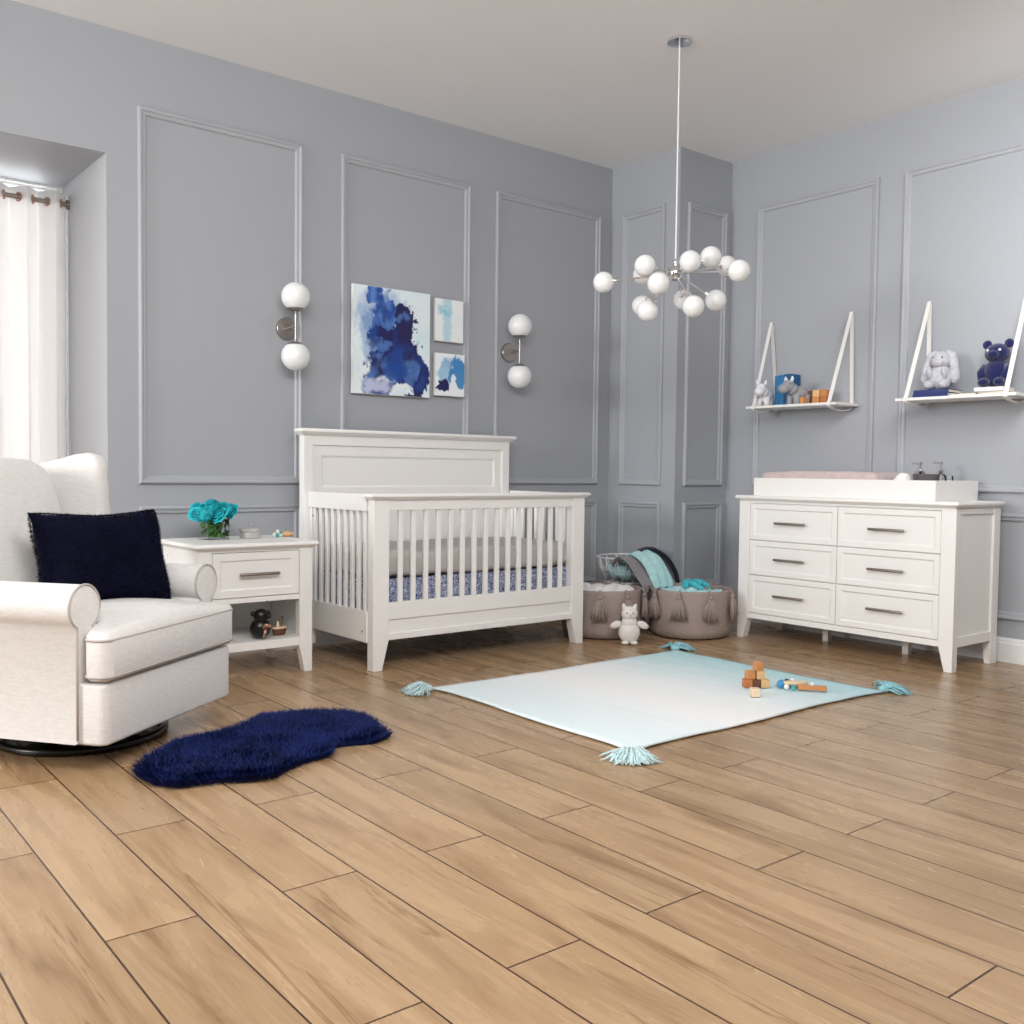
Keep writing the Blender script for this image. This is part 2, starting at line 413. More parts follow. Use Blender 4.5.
MB().box(-4.81, WX1 - .05, YR + .05, YR + .056, WZ0 + .06, WZ1 - .012).obj('pane', M['pane'], win, smooth=False)
# baseboards
BP = [(0, 0), (.016, 0), (.016, .1), (.011, .108), (.011, .118), (.006, .127), (0, .131)]
def skirting(name, a, b, nx, ny):
    r0 = [(a[0] + nx * d, a[1] + ny * d, z) for d, z in BP]; r1 = [(b[0] + nx * d, b[1] + ny * d, z) for d, z in BP]
    struct(MB().loft([r0, r1]).obj(name, M['base'], smooth=False))
skirting('baseboard_left', (XL, 0), (-.522, 0), 0, -1)
skirting('baseboard_right', (0, -.625), (0, FY0), -1, 0)
skirting('baseboard_column', (-.522, 0), (-.522, -.641), -1, 0)
skirting('baseboard_corner', (-.538, -.625), (0, -.625), 0, -1)
# picture-frame mouldings
FP = [(0, 0), (0, .013), (.004, .019), (.011, .021), (.017, .019), (.022, .013), (.03, .0125), (.036, .010), (.041, .004), (.042, 0)]
TN = [0]
def frame(org, ux, nrm, a0, a1, z0, z1, hide=None):
    """raised rectangular moulding on a wall; org + ux*a, height z, standing out along nrm"""
    TN[0] += 1
    rings = []
    for (a, z, sa, sz) in ((a0, z0, 1, 1), (a1, z0, -1, 1), (a1, z1, -1, -1), (a0, z1, 1, -1)):
        rings.append([(org[0] + ux[0] * (a + sa * u) + nrm[0] * h, org[1] + ux[1] * (a + sa * u) + nrm[1] * h, z + sz * u) for u, h in FP])
    rings.append(rings[0])
    struct(MB().loft(rings, True, False).obj('trim_%d' % TN[0], M['trim'], smooth=True, ang=25))
ZT, ZB, ZL, ZLB = 2.761, .912, .80, .231
for a0, a1 in ((-3.766, -2.884), (-2.644, -1.746), (-1.545, -.634)):
    frame((0, 0), (1, 0), (0, -1), a0, a1, ZB, ZT); frame((0, 0), (1, 0), (0, -1), a0, a1, ZLB, ZL)
frame((-.522, 0), (0, -1), (-1, 0), .118, .507, ZB, ZT); frame((-.522, 0), (0, -1), (-1, 0), .118, .507, ZLB, ZL)
frame((0, -.625), (1, 0), (0, -1), -.445, -.057, ZB, ZT); frame((0, -.625), (1, 0), (0, -1), -.445, -.057, ZLB, ZL)
for a0, a1 in ((.853, 1.728), (1.891, 2.77), (2.93, 3.81)):
    frame((0, 0), (0, -1), (-1, 0), a0, a1, ZB, ZT); frame((0, 0), (0, -1), (-1, 0), a0, a1, ZLB, ZL)
# ------------------------------------------------------------------ shared furniture pieces
def slab(x0, x1, y0, y1, z0, z1, lip=.014):
    """table top with an undercut bevelled edge"""
    t = (z1 - z0)
    rings = []
    for off, z in ((lip * 1.7, z0), (lip * 1.2, z0 + t * .18), (0, z0 + t * .5), (0, z0 + t * .78), (.006, z1)):
        rings.append([(x0 + off, y0 + off, z), (x1 - off, y0 + off, z), (x1 - off, y1 - off * .3, z), (x0 + off, y1 - off * .3, z)])
    return MB().loft(rings)
def inset_front(x0, x1, z0, z1, y, th, rim, dep, ch):
    """panel front facing -y with a recessed centre"""
    m = MB()
    q = lambda o, yy: [(x0 + o, yy, z0 + o), (x1 - o, yy, z0 + o), (x1 - o, yy, z1 - o), (x0 + o, yy, z1 - o)]
    m.loft([q(0, y + th), q(0, y + .002), q(.002, y), q(rim, y), q(rim + ch, y + dep)])
    return m
def bar_handle(cx, cz, y, L, parent, r=.0075):
    m = MB()
    m.tube([(cx - L / 2, y - .028, cz), (cx - L / 2 + .004, y - .028, cz), (cx + L / 2 - .004, y - .028, cz), (cx + L / 2, y - .028, cz)], [r * .8, r, r, r * .8], 10)
    for s in (-1, 1): m.cyl((cx + s * L * .34, y + .002, cz), (cx + s * L * .34, y - .028, cz), .004, n=8)
    return m.obj('handle', M['handle'], parent)
def leg_post(x0, x1, y0, y1, zt, zb, taper_in, sx):
    """square post whose foot tapers below zb; sx=+1 the outer side is x0, -1 the outer side is x1"""
    m = MB()
    wx = (x1 - x0) * taper_in; wy = min((y1 - y0) * .85, .04)
    if sx > 0: bx0, bx1 = x0, x1 - wx
    else: bx0, bx1 = x0 + wx, x1
    rings = [[(bx0, y0, 0), (bx1, y0, 0), (bx1, y1, 0), (bx0, y1, 0)],
             [(x0, y0, zb), (x1, y0, zb), (x1, y1, zb), (x0, y1, zb)],
             [(x0, y0, zt), (x1, y0, zt), (x1, y1, zt), (x0, y1, zt)]]
    return m.loft(rings)
W = M['white']
# ------------------------------------------------------------------ dresser
D = thing('dresser', 'white six-drawer double dresser with bar handles against the right wall', 'dresser', (-.546, -1.176, 0), R(-90))
DW, DD, DH = 1.351, .477, .867
slab(-.02, DW + .018, -.02, DD + .005, DH - .034, DH).obj('top', W, D, bevel=.002)
for (a, b, s) in ((0, .078, 1), (DW - .078, DW, -1)):
    leg_post(a, b, 0, .05, DH - .034, .135, .45, s).obj('leg', W, D, bevel=.002)
    leg_post(a if s > 0 else DW - .05, .05 if s > 0 else DW, DD - .07, DD, DH - .034, .135, .35, s).obj('leg', W, D, bevel=.002)
for a, b in ((.012, .03), (DW - .03, DW - .012)):
    MB().box(a, b, .05, DD - .07, .135, DH - .034).obj('side_panel', W, D, smooth=False)
for a, b in ((.002, .012), (DW - .012, DW - .002)):
    MB().box(a, b, .05, DD - .07, .125, .175).obj('side_rail', W, D, smooth=False, bevel=.001)
    MB().box(a, b, .05, DD - .07, DH - .062, DH - .034).obj('side_rail', W, D, smooth=False, bevel=.001)
c = MB().box(.078, DW - .078, .003, .02, .124, .156).box(.078, DW - .078, .003, .02, .822, DH - .034).box(.03, DW - .03, .03, DD - .02, .124, .14)
c.box(.03, DW - .03, .02, .03, .14, DH - .034).box(.03, DW - .03, DD - .02, DD - .01, .14, DH - .034)
c.obj('case', W, D, smooth=False, bevel=.001)
for r0, r1, hz in ((.601, .819, .707), (.391, .597, .492), (.159, .387, .276)):
    for x0, x1, hx in ((.080, .6735, .372), (.6775, DW - .080, .979)):
        d = inset_front(x0, x1, r0, r1, .001, .018, .030, .006, .008).obj('drawer', W, D, smooth=False)
        bar_handle(hx, hz, .007, .207, d)
for x in (.42, .93):
    MB().hexa([(x - .018, .30, 0), (x + .018, .30, 0), (x + .018, .336, 0), (x - .018, .336, 0)], [(x - .018, .30, .124), (x + .018, .30, .124), (x + .018, .336, .124), (x - .018, .336, .124)]).obj('support_leg', W, D, smooth=False)
# changing tray + pad + things in it (world coordinates about the tray origin)
T = thing('changing_tray', 'white open changing tray lying on top of the dresser', 'changing tray', (-.5, -1.243, DH), R(-90))
TW, TD, TH = 1.147, .455, .106
m = MB().box(0, TW, 0, .014, 0, TH).box(0, TW, TD - .014, TD, 0, TH).box(0, .014, .014, TD - .014, 0, TH).box(TW - .014, TW, .014, TD - .014, 0, TH)
m.obj('tray_frame', W, T, smooth=False, bevel=.0015)
MB().box(.014, TW - .014, .014, TD - .014, 0, .008).obj('tray_base', W, T, smooth=False)
MB().box(.808, .818, .014, TD - .014, .008, TH - .02).obj('divider', W, T, smooth=False)
def padf(u, v):
    a = math.sin(PI * u) ** .25 if 0 < u < 1 else 0
    return a
p = MB()
ol = resample(rrect(.018, .80, .02, TD - .02, .05), .04)
p.pillowy(ol, .01, .125, .03, 0, steps=6, fr=lambda q: (q[0], q[1], q[2] + (.022 * abs((q[1] - TD / 2) / (TD / 2)) ** 1.5 + .006 * noise.noise(Vector((q[0] * 14, q[1] * 14, 1))) + .01 * math.sin(q[0] * 3.4) if q[2] > .05 else 0)))
o = p.obj('changing_pad', M['pad'], None, ang=180, loc=(-.5, -1.243, DH), rot=(0, 0, R(-90)))
tag(o, 'blush contoured changing pad lying in the white tray on the dresser', 'changing pad')
def traything(name, label, cat, lx, ly):
    return thing(name, label, cat, (-.5 + ly, -1.243 - lx, DH + .009), R(-90))
def dispenser(t, bodymat, br, bh, glass):
    prof = [(br * .9, 0), (br, .004), (br, bh * .8), (br * .8, bh * .93), (.014, bh)]
    MB().lathe(prof, 24).obj('bottle', bodymat, t)
    pw = 1.0 if glass else 1.55
    MB().lathe([(.016 * pw, bh - .004), (.018 * pw, bh), (.018 * pw, bh + .018), (.009 * pw, bh + .022), (.006 * pw, bh + .024), (.006 * pw, bh + .05), (.011 * pw, bh + .052), (.011 * pw, bh + .064), (.004, bh + .066)], 20).obj('collar', M['chrome'], t)
    MB().tube([(0, 0, bh + .058), (-.03, -.004, bh + .060), (-.046, -.006, bh + .056)], [.005, .004, .003], 8).obj('spout', M['chrome'], t)
t = traything('soap_dispenser', 'white-topped soap dispenser with wide chrome pump, between changing pad and charcoal bowl', 'soap dispenser', .894, .30)
dispenser(t, M['trink'], .036, .131, False)
t = traything('soap_dispenser', 'clear glass soap bottle with tall chrome pump at the right end of the tray', 'soap dispenser', 1.002, .325)
dispenser(t, M['glass'], .03, .134, True)
o = MB().lathe([(.0, 0), (.055, 0), (.062, .01), (.066, .128), (.062, .131), (.058, .128), (.056, .1), (0, .1)], 32).obj('felt_bowl', M['darkbowl'], loc=(-.5 + .16, -1.243 - 1.008, DH + .009))
tag(o, 'charcoal round felt bowl in the tray between the two soap pumps', 'bowl')
o = MB().ell((0, 0, .065), (.05, .052, .07), n=24, m=14, f=lambda d: 1 + .1 * noise.noise(d * 3)).obj('cloth_bundle', M['whiteb'], ang=180, loc=(-.5 + .14, -1.243 - .886, DH + .009))
tag(o, 'white rolled cloth peeking over the tray rim right of the changing pad', 'cloth')
o = MB().lathe([(.02, 0), (.022, .003), (.022, .12), (.02, .123)], 24).obj('glass_tumbler', M['glass'], loc=(-.5 + .40, -1.243 - 1.01, DH + .009))
tag(o, 'small clear glass beside the clear soap bottle at the tray end', 'glass')
# ------------------------------------------------------------------ crib
K = thing('crib', 'white convertible crib with slatted sides and tall panelled headboard', 'crib', (-2.903, -.817, 0), R(.687))
KW, KD, KZ, KH = 1.418, .709, .877, 1.214
slab(-.026, KW + .026, -.026, .06, KZ - .03, KZ, .012).obj('top_rail', W, K, bevel=.002)
for a, b, s in ((0, .09, 1), (KW - .09, KW, -1)):
    leg_post(a, b, 0, .055, KZ - .03, .15, .42, s).obj('leg', W, K, bevel=.002)
MB().box(.09, KW - .09, .006, .04, .795, KZ - .03).obj('upper_rail', W, K, smooth=False, bevel=.002)
m = MB().box(.09, KW - .09, .004, .042, .25, .335).box(.09, KW - .09, .012, .036, .18, .25).box(.09, KW - .09, .004, .042, .148, .182)
m.obj('lower_rail', W, K, smooth=False, bevel=.003)
ns = 15
for i in range(ns):
    x = .09 + (KW - .18) * (i + 1) / (ns + 1)
    MB().box(x - .0135, x + .0135, .014, .032, .335, .795).obj('slat', W, K, smooth=False, bevel=.003)
HY = .66
for sx in (0, 1):
    X0, X1 = (-.006, .026) if sx == 0 else (KW - .026, KW + .006)
    MB().box(X0 - (.004 if sx == 0 else 0), X1 + (.004 if sx else 0), .06, HY, .79, KZ - .004).obj('side_top_rail', W, K, smooth=False, bevel=.002)
    MB().box(X0, X1, .055, HY, .137, .292).obj('side_bottom_rail', W, K, smooth=False, bevel=.002)
    xm = (X0 + X1) / 2
    for i in range(9):
        y = .055 + (HY - .075) * (i + .62) / 9 - .004
        MB().box(xm - .009, xm + .009, y - .013, y + .013, .292, .79).obj('slat', W, K, smooth=False, bevel=.003)
    MB().box(xm - .013, xm + .013, HY - .03, HY, .05, .79).obj('side_stile', W, K, smooth=False, bevel=.002)
# headboard
HX0, HX1, HF, HB = -.033, 1.392, .665, .717
hb = MB().box(HX0, HX0 + .055, HF, HB, 0, KH - .025).box(HX1 - .055, HX1, HF, HB, 0, KH - .025)
hb.box(HX0 + .055, HX1 - .055, HF, HB, 1.125, KH - .025).box(HX0 + .055, HX1 - .055, HF, HB, .14, .30)
hb.obj('headboard_frame', W, K, smooth=False, bevel=.002)
inset_front(HX0 + .055, HX1 - .055, .84, 1.125, HF + .010, .02, .055, .007, .012).obj('headboard_panel', W, K, smooth=False)
MB().box(HX0 + .055, HX1 - .055, HF + .006, HF + .035, .80, .86).obj('headboard_rail', W, K, smooth=False, bevel=.002)
MB().box(HX0 + .055, HX1 - .055, HF + .014, HF + .034, .30, .80).obj('lower_panel', W, K, smooth=False)
slab(HX0 - .028, HX1 + .034, HF - .03, HB + .01, KH - .035, KH, .012).obj('headboard_cap', W, K, bevel=.002)
for (x, y, z) in ((-.007, .095, .19), (-.001, .62, .745)):
    MB().cyl((x + .002, y, z), (x - .001, y, z), .005, n=10).obj('bolt_hole', M['handle'], K)
# mattress (rests inside the crib)
def crinkle(q):
    return .013 * noise.noise(Vector((q[0] * 8, q[1] * 9, q[2] * 13))) + .005 * noise.noise(Vector((q[0] * 22, q[1] * 20, q[2] * 30)))
mt = MB().pillowy(resample(rrect(.045, KW - .05, .055, .645, .05), .03),     .452, .586, .035, .012, steps=8, fr=lambda q: (q[0] + crinkle(q), q[1] + crinkle((q[1], q[0], q[2])) - .0, q[2] + crinkle((q[0], q[2], q[1]))))
o = mt.obj('crib_mattress', M['sheet'], ang=180, loc=(-2.903, -.817, 0), rot=(0, 0, R(.687)))
tag(o, 'crib mattress in a wrinkled grey fitted sheet inside the white crib', 'mattress')
sk = MB()
pl = resample([(.055, .057), (KW - .06, .057), (KW - .06, .635), (.055, .635)], .02)
r0 = [(x, y, .452) for x, y in pl]; rr = []
for z in (.448, .36, .27, .20):
    rr.append([(x + .003 * math.sin(x * 55 + y * 40) * (.452 - z) / .25, y + .004 * math.sin(x * 60) * (.452 - z) / .25, z) for x, y in pl])
sk.loft(rr, True, False)
ts = sk.obj('crib_skirt', M['skirt'], ang=180, loc=(-2.903, -.817, 0), rot=(0, 0, R(.687)), solid=.003)
tag(ts, 'navy patterned crib skirt hanging below the mattress inside the crib', 'crib skirt')
# ------------------------------------------------------------------ nightstand
Nn = thing('nightstand', 'white one-drawer nightstand with open shelf between armchair and crib', 'nightstand', (-3.696, -.609, 0), 0)
NW, ND, NH = .570, .467, .644
slab(-.025, NW + .025, -.025, ND + .005, NH - .034, NH).obj('top', W, Nn, bevel=.002)
for a, b, s in ((0, .062, 1), (NW - .068, NW, -1)):
    leg_post(a, b, 0, .045, NH - .034, .13, .42, s).obj('leg', W, Nn, bevel=.002)
    leg_post(a if s > 0 else NW - .045, .045 if s > 0 else NW, ND - .05, ND, NH - .034, .13, .42, s).obj('leg', W, Nn, bevel=.002)
for a, b in ((.008, .024), (NW - .024, NW - .008)):
    MB().box(a, b, .045, ND - .05, .13, NH - .034).obj('side_panel', W, Nn, smooth=False)
MB().box(.002, .010, .045, ND - .05, .128, .17).obj('side_rail', W, Nn, smooth=False)
MB().box(.002, .010, .045, ND - .05, NH - .07, NH - .034).obj('side_rail', W, Nn, smooth=False)
m = MB().box(.062, NW - .068, .003, .02, .362, .386).box(.062, NW - .068, .003, .02, .602, NH - .034).box(.024, NW - .024, .02, ND - .03, .362, .376).box(.024, NW - .024, ND - .03, ND - .018, .172, NH - .034)
m.obj('case', W, Nn, smooth=False, bevel=.001)
MB().box(.024, NW - .024, .004, ND - .03, .132, .172).obj('shelf', W, Nn, smooth=False, bevel=.002)
d = inset_front(.065, NW - .071, .389, .599, .001, .018, .034, .006, .008).obj('drawer', W, Nn, smooth=False)
bar_handle(.288, .497, .007, .2, d)
NT = NH + .0005
def at_ns(x, y): return (x, y, NT)
# ------------------------------------------------------------------ vase with roses
V = thing('flower_vase', 'square glass vase of turquoise roses on the nightstand', 'vase', (-3.505, -.30, NT), R(6))
vs = .056
gl = MB().box(-vs, vs, -vs, vs, 0, .1)
gl.obj('glass_cube', M['glass'], V, smooth=False)
lv = MB()
rnd = random.Random(3)
for i in range(60):
    x, y, z = rnd.uniform(-.043, .043), rnd.uniform(-.043, .043), rnd.uniform(.012, .1)
    a = rnd.uniform(0, 2 * PI); tl = rnd.uniform(-1, 1); l = .02; w_ = .011
    ax = Vector((math.cos(a), math.sin(a), tl * .7)).normalized(); bx = ax.cross(Vector((rnd.uniform(-1, 1), rnd.uniform(-1, 1), .3))).normalized()
    c0 = Vector((x, y, z))
    up = ax.cross(bx) * .003
    k = len(lv.v)
    pts = [c0 - ax * l, c0 - ax * l * .3 + bx * w_ + up, c0 + ax * l * .4 + bx * w_ * .8 + up, c0 + ax * l, c0 + ax * l * .4 - bx * w_ * .8 + up, c0 - ax * l * .3 - bx * w_ + up]
    pts = [Vector((max(-.05, min(.05, p.x)), max(-.05, min(.05, p.y)), max(.008, p.z))) for p in pts]
    lv.add(pts, [(0, 1, 2, 3), (0, 3, 4, 5)])
for i in range(8):
    a = i * PI / 4
    lv.tube([(.02 * math.cos(a), .02 * math.sin(a), .008), (.03 * math.cos(a + .4), .03 * math.sin(a + .4), .11)], .0025, 6)
lv.obj('leaves', M['leaf'], V, solid=.0008, ang=180)
def rose(c, r, tilt, parent, seed):
    rd = random.Random(seed)
    m = MB()
    mt = Euler((tilt[0], tilt[1], rd.uniform(0, 6))).to_matrix()
    for ring, (n, rad, h, op) in enumerate(((3, .22, .55, .1), (4, .42, .52, .25), (5, .66, .42, .5), (6, .9, .25, .8), (6, 1.02, -.02, 1.0))):
        for k in range(n):
            a0 = 2 * PI * k / n + ring * .5; wd = 2 * PI / n * .72
            def fn(u, v, a0=a0, wd=wd, rad=rad, h=h, op=op):
                a = a0 + (u - .5) * 2 * wd
                q = rad * (.45 + .55 * v ** .6) * (1 + .18 * op * v * v)
                z = -.55 + (h + .55) * math.sin(v * PI * .56) - .12 * op * v ** 3 + .08 * math.cos((u - .5) * PI) * v - .12 * abs(u - .5) * 2 * v
                p = mt @ Vector((q * math.cos(a) * r, q * math.sin(a) * r, z * r * 1.05))
                return (c[0] + p.x, c[1] + p.y, c[2] + p.z)
            m.grid(fn, 6, 5)
    m.ell((c[0], c[1], c[2] - r * .15), r * .5, n=10, m=8)
    return m.obj('rose', M['rose'], parent, ang=180, solid=.0012)
for i, (x, y, z, r, tl) in enumerate(((-.062, -.045, .128, .042, (.7, -.6)), (.0, -.062, .122, .040, (.9, 0)), (-.055, .03, .150, .040, (-.2, -.6)), (-.005, .0, .172, .042, (.1, 0)),
        (.055, -.03, .148, .038, (.4, .5)), (.098, .0, .136, .036, (.2, 1.0)), (.06, .045, .155, .038, (-.4, .4)), (-.02, -.03, .160, .036, (.5, -.1)), (.01, .06, .15, .038, (-.5, 0)), (-.09, -.0, .128, .034, (.2, -1.0)))):
    rose((x, y, z), r, tl, V, i + 5)
# trinket box
t = thing('trinket_box', 'round grey trinket box with knobbed lid on the nightstand', 'trinket box', (-3.315, -.30, NT))
MB().lathe([(.046, 0), (.05, .003), (.05, .03), (.047, .031), (.047, .034)], 32).obj('box', M['trink'], t)
MB().lathe([(.053, .034), (.054, .037), (.054, .048), (.05, .051), (.015, .053), (.006, .055), (.006, .06), (.011, .064), (.01, .07), (.003, .072)], 32).obj('lid', M['trink'], t)
# two small toys by the crib post
t = thing('wooden_toy', 'tiny white and green beaded toy on the nightstand beside the crib', 'toy', (-3.172, -.315, NT))
m = MB()
for (x, y, z, r) in ((-.018, 0, .012, .012), (.016, .006, .013, .013), (.0, .0, .028, .011), (-.006, .016, .012, .012)): m.ell((x, y, z), r, n=14, m=10)
m.obj('beads', M['bwhite'], t)
MB().ell((-.008, -.012, .01), .010, n=14, m=10).ell((.012, -.012, .024), .007, n=12, m=8).obj('green_bead', M['bteal'], t)
o = MB().ell((0, 0, .014), (.028, .018, .014), n=18, m=12).ell((.03, .004, .012), (.012, .011, .012), n=14, m=10).obj('wooden_toy', M['wd_tan'], loc=(-3.115, -.30, NT), ang=180)
tag(o, 'peach-coloured rounded wooden toy on the nightstand corner against the crib post', 'toy')
# dark figure and boat on the nightstand shelf
t = thing('wooden_figurine', 'glossy black rounded animal figurine with copper paws on the nightstand shelf', 'figurine', (-3.365, -.535, .1725), R(-18))
MB().ell((0, 0, .05), (.05, .045, .05), n=24, m=16).ell((.002, -.006, .112), (.037, .035, .034), n=22, m=14).ell((-.035, -.005, .122), (.012, .01, .013)).ell((.037, -.005, .122), (.012, .01, .013)).obj('body', M['black'], t, ang=180)
MB().ell((.035, -.032, .112), (.014, .012, .011)).obj('muzzle', M['black'], t, ang=180)
MB().tube([(.047, -.02, .072), (.04, -.045, .066), (.022, -.05, .072), (.006, -.046, .06)], [.01, .010, .010, .009], 10).tube([(.02, -.045, .055), (.015, -.052, .03), (.01, -.05, .012)], [.008, .008, .006], 8).obj('arms', M['copper'], t, ang=180)
t = thing('toy_boat', 'small dark boat toy with pale deck right of the black figurine', 'toy', (-3.245, -.49, .1725), R(8))
MB().loft([[(x * s_, y * s_, z) for x, y in arc(0, 0, .042, 0, 360, 23, .022)[:-1]] for s_, z in ((.75, 0), (.95, .02), (1, .034))]).obj('hull', M['wd_dk'], t)
MB().loft([[(x, y, z) for x, y in arc(0, 0, .043, 0, 360, 23, .023)[:-1]] for z in (.034, .041)]).obj('deck', M['wd_pale'], t)
MB().lathe([(.008, .041), (.009, .05), (.005, .058), (.007, .064), (.003, .07)], 14, (-.008, 0, 0)).obj('cabin', M['wd_pale'], t)
MB().cyl((.014, 0, .041), (.018, 0, .085), .0028, .002, 8).ell((.018, 0, .083), (.004, .004, .012), n=8, m=6).obj('mast', M['wd_dk'], t)
# ------------------------------------------------------------------ glider armchair
A = thing('armchair', 'oatmeal wingback glider armchair with rolled arms beside the window', 'armchair', (-4.125, -1.51, 0), R(37))
CR, PP = M['cream'], M['pipe']
MB().tube([(.03 + .285 * math.cos(2 * PI * i / 48), .41 + .285 * math.sin(2 * PI * i / 48), .015) for i in range(48)], .015, 10, closed=True).cyl((0, .44, .02), (0, .44, .09), .11, n=24).box(-.25, .31, .38, .44, .008, .026).box(0, .06, .13, .69, .008, .026).obj('swivel_base', M['black'], A)
MB().box(-.27, .27, .12, .75, .06, .10).obj('base_plate', M['black'], A, smooth=False)
MB().pillowy(resample(rrect(-.386, .386, .004, .80, .03), .06), .098, .298, .012, 0).obj('seat_box', CR, A, ang=60)
T_out = [(-.396, .092), (-.396, .04)] + arc(-.356, .04, .04, 180, 270, 6)[1:] + arc(.356, .04, .04, 270, 360, 6) + [(.396, .092), (.288, .10), (.288, .66), (-.288, .66), (-.288, .10)]
T_out = resample(T_out, .035)
def cushion_sections():
    rings = []
    e = .022
    ys = [(0, 1.), (.003, .75), (.009, .4), (.022, 0)] + [(.022 + .638 * k / 26, 0) for k in range(1, 27)] + [(.672, .4), (.68, 1.)]
    for y, ins in ys:
        t_ = sm(.086, .118, y); w_ = .396 + (.288 - .396) * t_
        o_ = e * ins; r = e
        z0, z1 = .306 + o_, .458 - o_; w_ -= o_
        if y < .04: w_ -= .014 * (1 - y / .04) ** 2
        r = max(.004, e - o_)
        pts = []
        for k in range(25): pts.append((-w_ + r + (2 * w_ - 2 * r) * k / 24, z1))
        pts += [(w_ - r + r * math.sin(a), z1 - r + r * math.cos(a)) for a in (R(30), R(60), R(90))]
        pts += [(w_ - r + r * math.cos(a), z0 + r - r * math.sin(a)) for a in (0, R(30), R(60), R(90))]
        pts += [(-w_ + r - r * math.sin(a), z0 + r - r * math.cos(a)) for a in (0, R(30), R(60), R(90))]
        pts += [(-w_ + r - r * math.cos(a), z1 - r + r * math.sin(a)) for a in (0, R(30), R(60))]
        ring = []
        for x, z in pts:
            g = max(0, (z - .40) / .058)
            c = .056 * max(0, 1 - (x / .41) ** 2) * max(0, 1 - ((y - .32) / .42) ** 2)
            ring.append((x, y - .012, z + g * (c + .004 * noise.noise(Vector((x * 6, y * 6, 0))))))
        rings.append(ring)
    return rings
def sm(a, b, x):
    t_ = max(0, min(1, (x - a) / (b - a))); return t_ * t_ * (3 - 2 * t_)
MB().loft(cushion_sections()).obj('seat_cushion', CR, A, ang=180)
for z in (.322, .441):
    ww = [(max(p[0] for p in rg), rg[0][1]) for rg in cushion_sections()[1:8]]
    MB().tube([(-x, y, z) for x, y in reversed(ww)] + [(x, y, z) for x, y in ww], .0042, 8).obj('piping', PP, A, ang=180)
def arm(s):
    prof = [(.395, .10), (.395, .478)] + [(.358 + .074 * math.cos(R(a)), .543 + .072 * math.sin(R(a))) for a in range(-50, 231, 14)] + [(.30, .478), (.30, .10)]
    rings = []
    for y, sc in ((.098, .97), (.102, .99), (.11, 1.), (.4, 1.), (.80, 1.)):
        rings.append([(s * ((x - .35) * sc + .35), y, (z - .40) * sc + .40) for x, z in prof])
    o = MB().loft(rings).obj('arm', CR, A, ang=50)
    face = [(s * (.358 + .074 * math.cos(R(a))), .099, .543 + .072 * math.sin(R(a))) for a in range(-62, 243, 8)]
    path = [(s * .394, .099, .115), (s * .394, .099, .46)] + face + [(s * .312, .099, .462)]
    MB().tube(path, .0042, 8).obj('piping', PP, o, ang=180)
arm(-1); arm(1)
# backrest: outline in (x, height along the slope), leaning back
def lean(q):
    x, h, d = q
    y = .590 + (h - .44) * .28 - d
    return (x, y, h)
bo = [(-.285, .23), (.285, .23), (.29, .5), (.298, .70), (.298, .82), (.291, .90), (.272, .965), (.24, 1.005), (.185, 1.022), (.0, 1.03), (-.185, 1.022), (-.24, 1.005), (-.272, .965), (-.291, .90), (-.298, .82), (-.298, .70), (-.29, .5)]
MB().pillowy(resample(bo, .04), -.16, .012, .055, .034, steps=7, fr=lean).obj('backrest', CR, A, ang=180)
MB().pillowy(resample([(-.36, .12), (.36, .12), (.37, .6), (.36, .98), (.30, 1.015), (-.30, 1.015), (-.36, .98), (-.37, .6)], .06), -.23, -.12, .03, .0, steps=4, fr=lean).obj('back_panel', CR, A, ang=180)
def wing(s):
    # outline in (y, z), thickness along x; flares outward towards the front edge
    out = [(.80, .50), (.86, .80), (.89, .985), (.84, 1.00), (.74, 1.022), (.66, 1.044), (.60, 1.052), (.555, 1.04), (.535, 1.0), (.53, .93), (.525, .82), (.525, .70), (.56, .62), (.62, .54), (.70, .50)]
    out = resample(out, .03)
    def fr(q):
        y, z, d = q
        base = .356 + .030 * max(0, (.88 - y) / .35)
        wr = .004 * math.sin(z * 95) * max(0, 1 - abs(y - .55) / .07) * (1 if z > .8 else 0)
        return (s * (base + d), y + .045 - wr, z)
    MB().pillowy(out, -.036, .040, .030, .012, steps=5, bcrown=.008, fr=fr).obj('wing', CR, A, ang=180)
wing(-1); wing(1)
# ------------------------------------------------------------------ fur helper
def blades(m, base, nrm, length, width, droop, rd, flow=None):
    """a tapered two-segment strand of fur"""
    n = Vector(nrm); b = Vector(base)
    t = Vector((rd.gauss(0, 1), rd.gauss(0, 1), rd.gauss(0, 1))); t = t - n * t.dot(n)
    if flow is not None: t = t * .45 + Vector(flow)
    t = t.normalized() if t.length > 1e-6 else n.orthogonal()
    w_ = n.cross(t).normalized() * width
    L = length * rd.uniform(.65, 1.15)
    p1 = b + n * L * .55 + t * L * droop * .4
    p2 = b + n * L * .9 + t * L * droop
    k = len(m.v)
    m.v += [tuple(b - w_), tuple(b + w_), tuple(p1 - w_ * .7), tuple(p1 + w_ * .7), tuple(p2)]
    m.f += [(k, k + 1, k + 3, k + 2), (k + 2, k + 3, k + 4)]
def raw_obj(m, name, material, parent=None, loc=None, rot=None):
    me = bpy.data.meshes.new(name); me.from_pydata(m.v, [], m.f); me.materials.append(material)
    me.polygons.foreach_set('use_smooth', [True] * len(me.polygons)); me.update()
    o = bpy.data.objects.new(name, me); COL.objects.link(o)
    if parent: o.parent = parent
    if loc: o.location = loc
    if rot: o.rotation_euler = rot
    return o
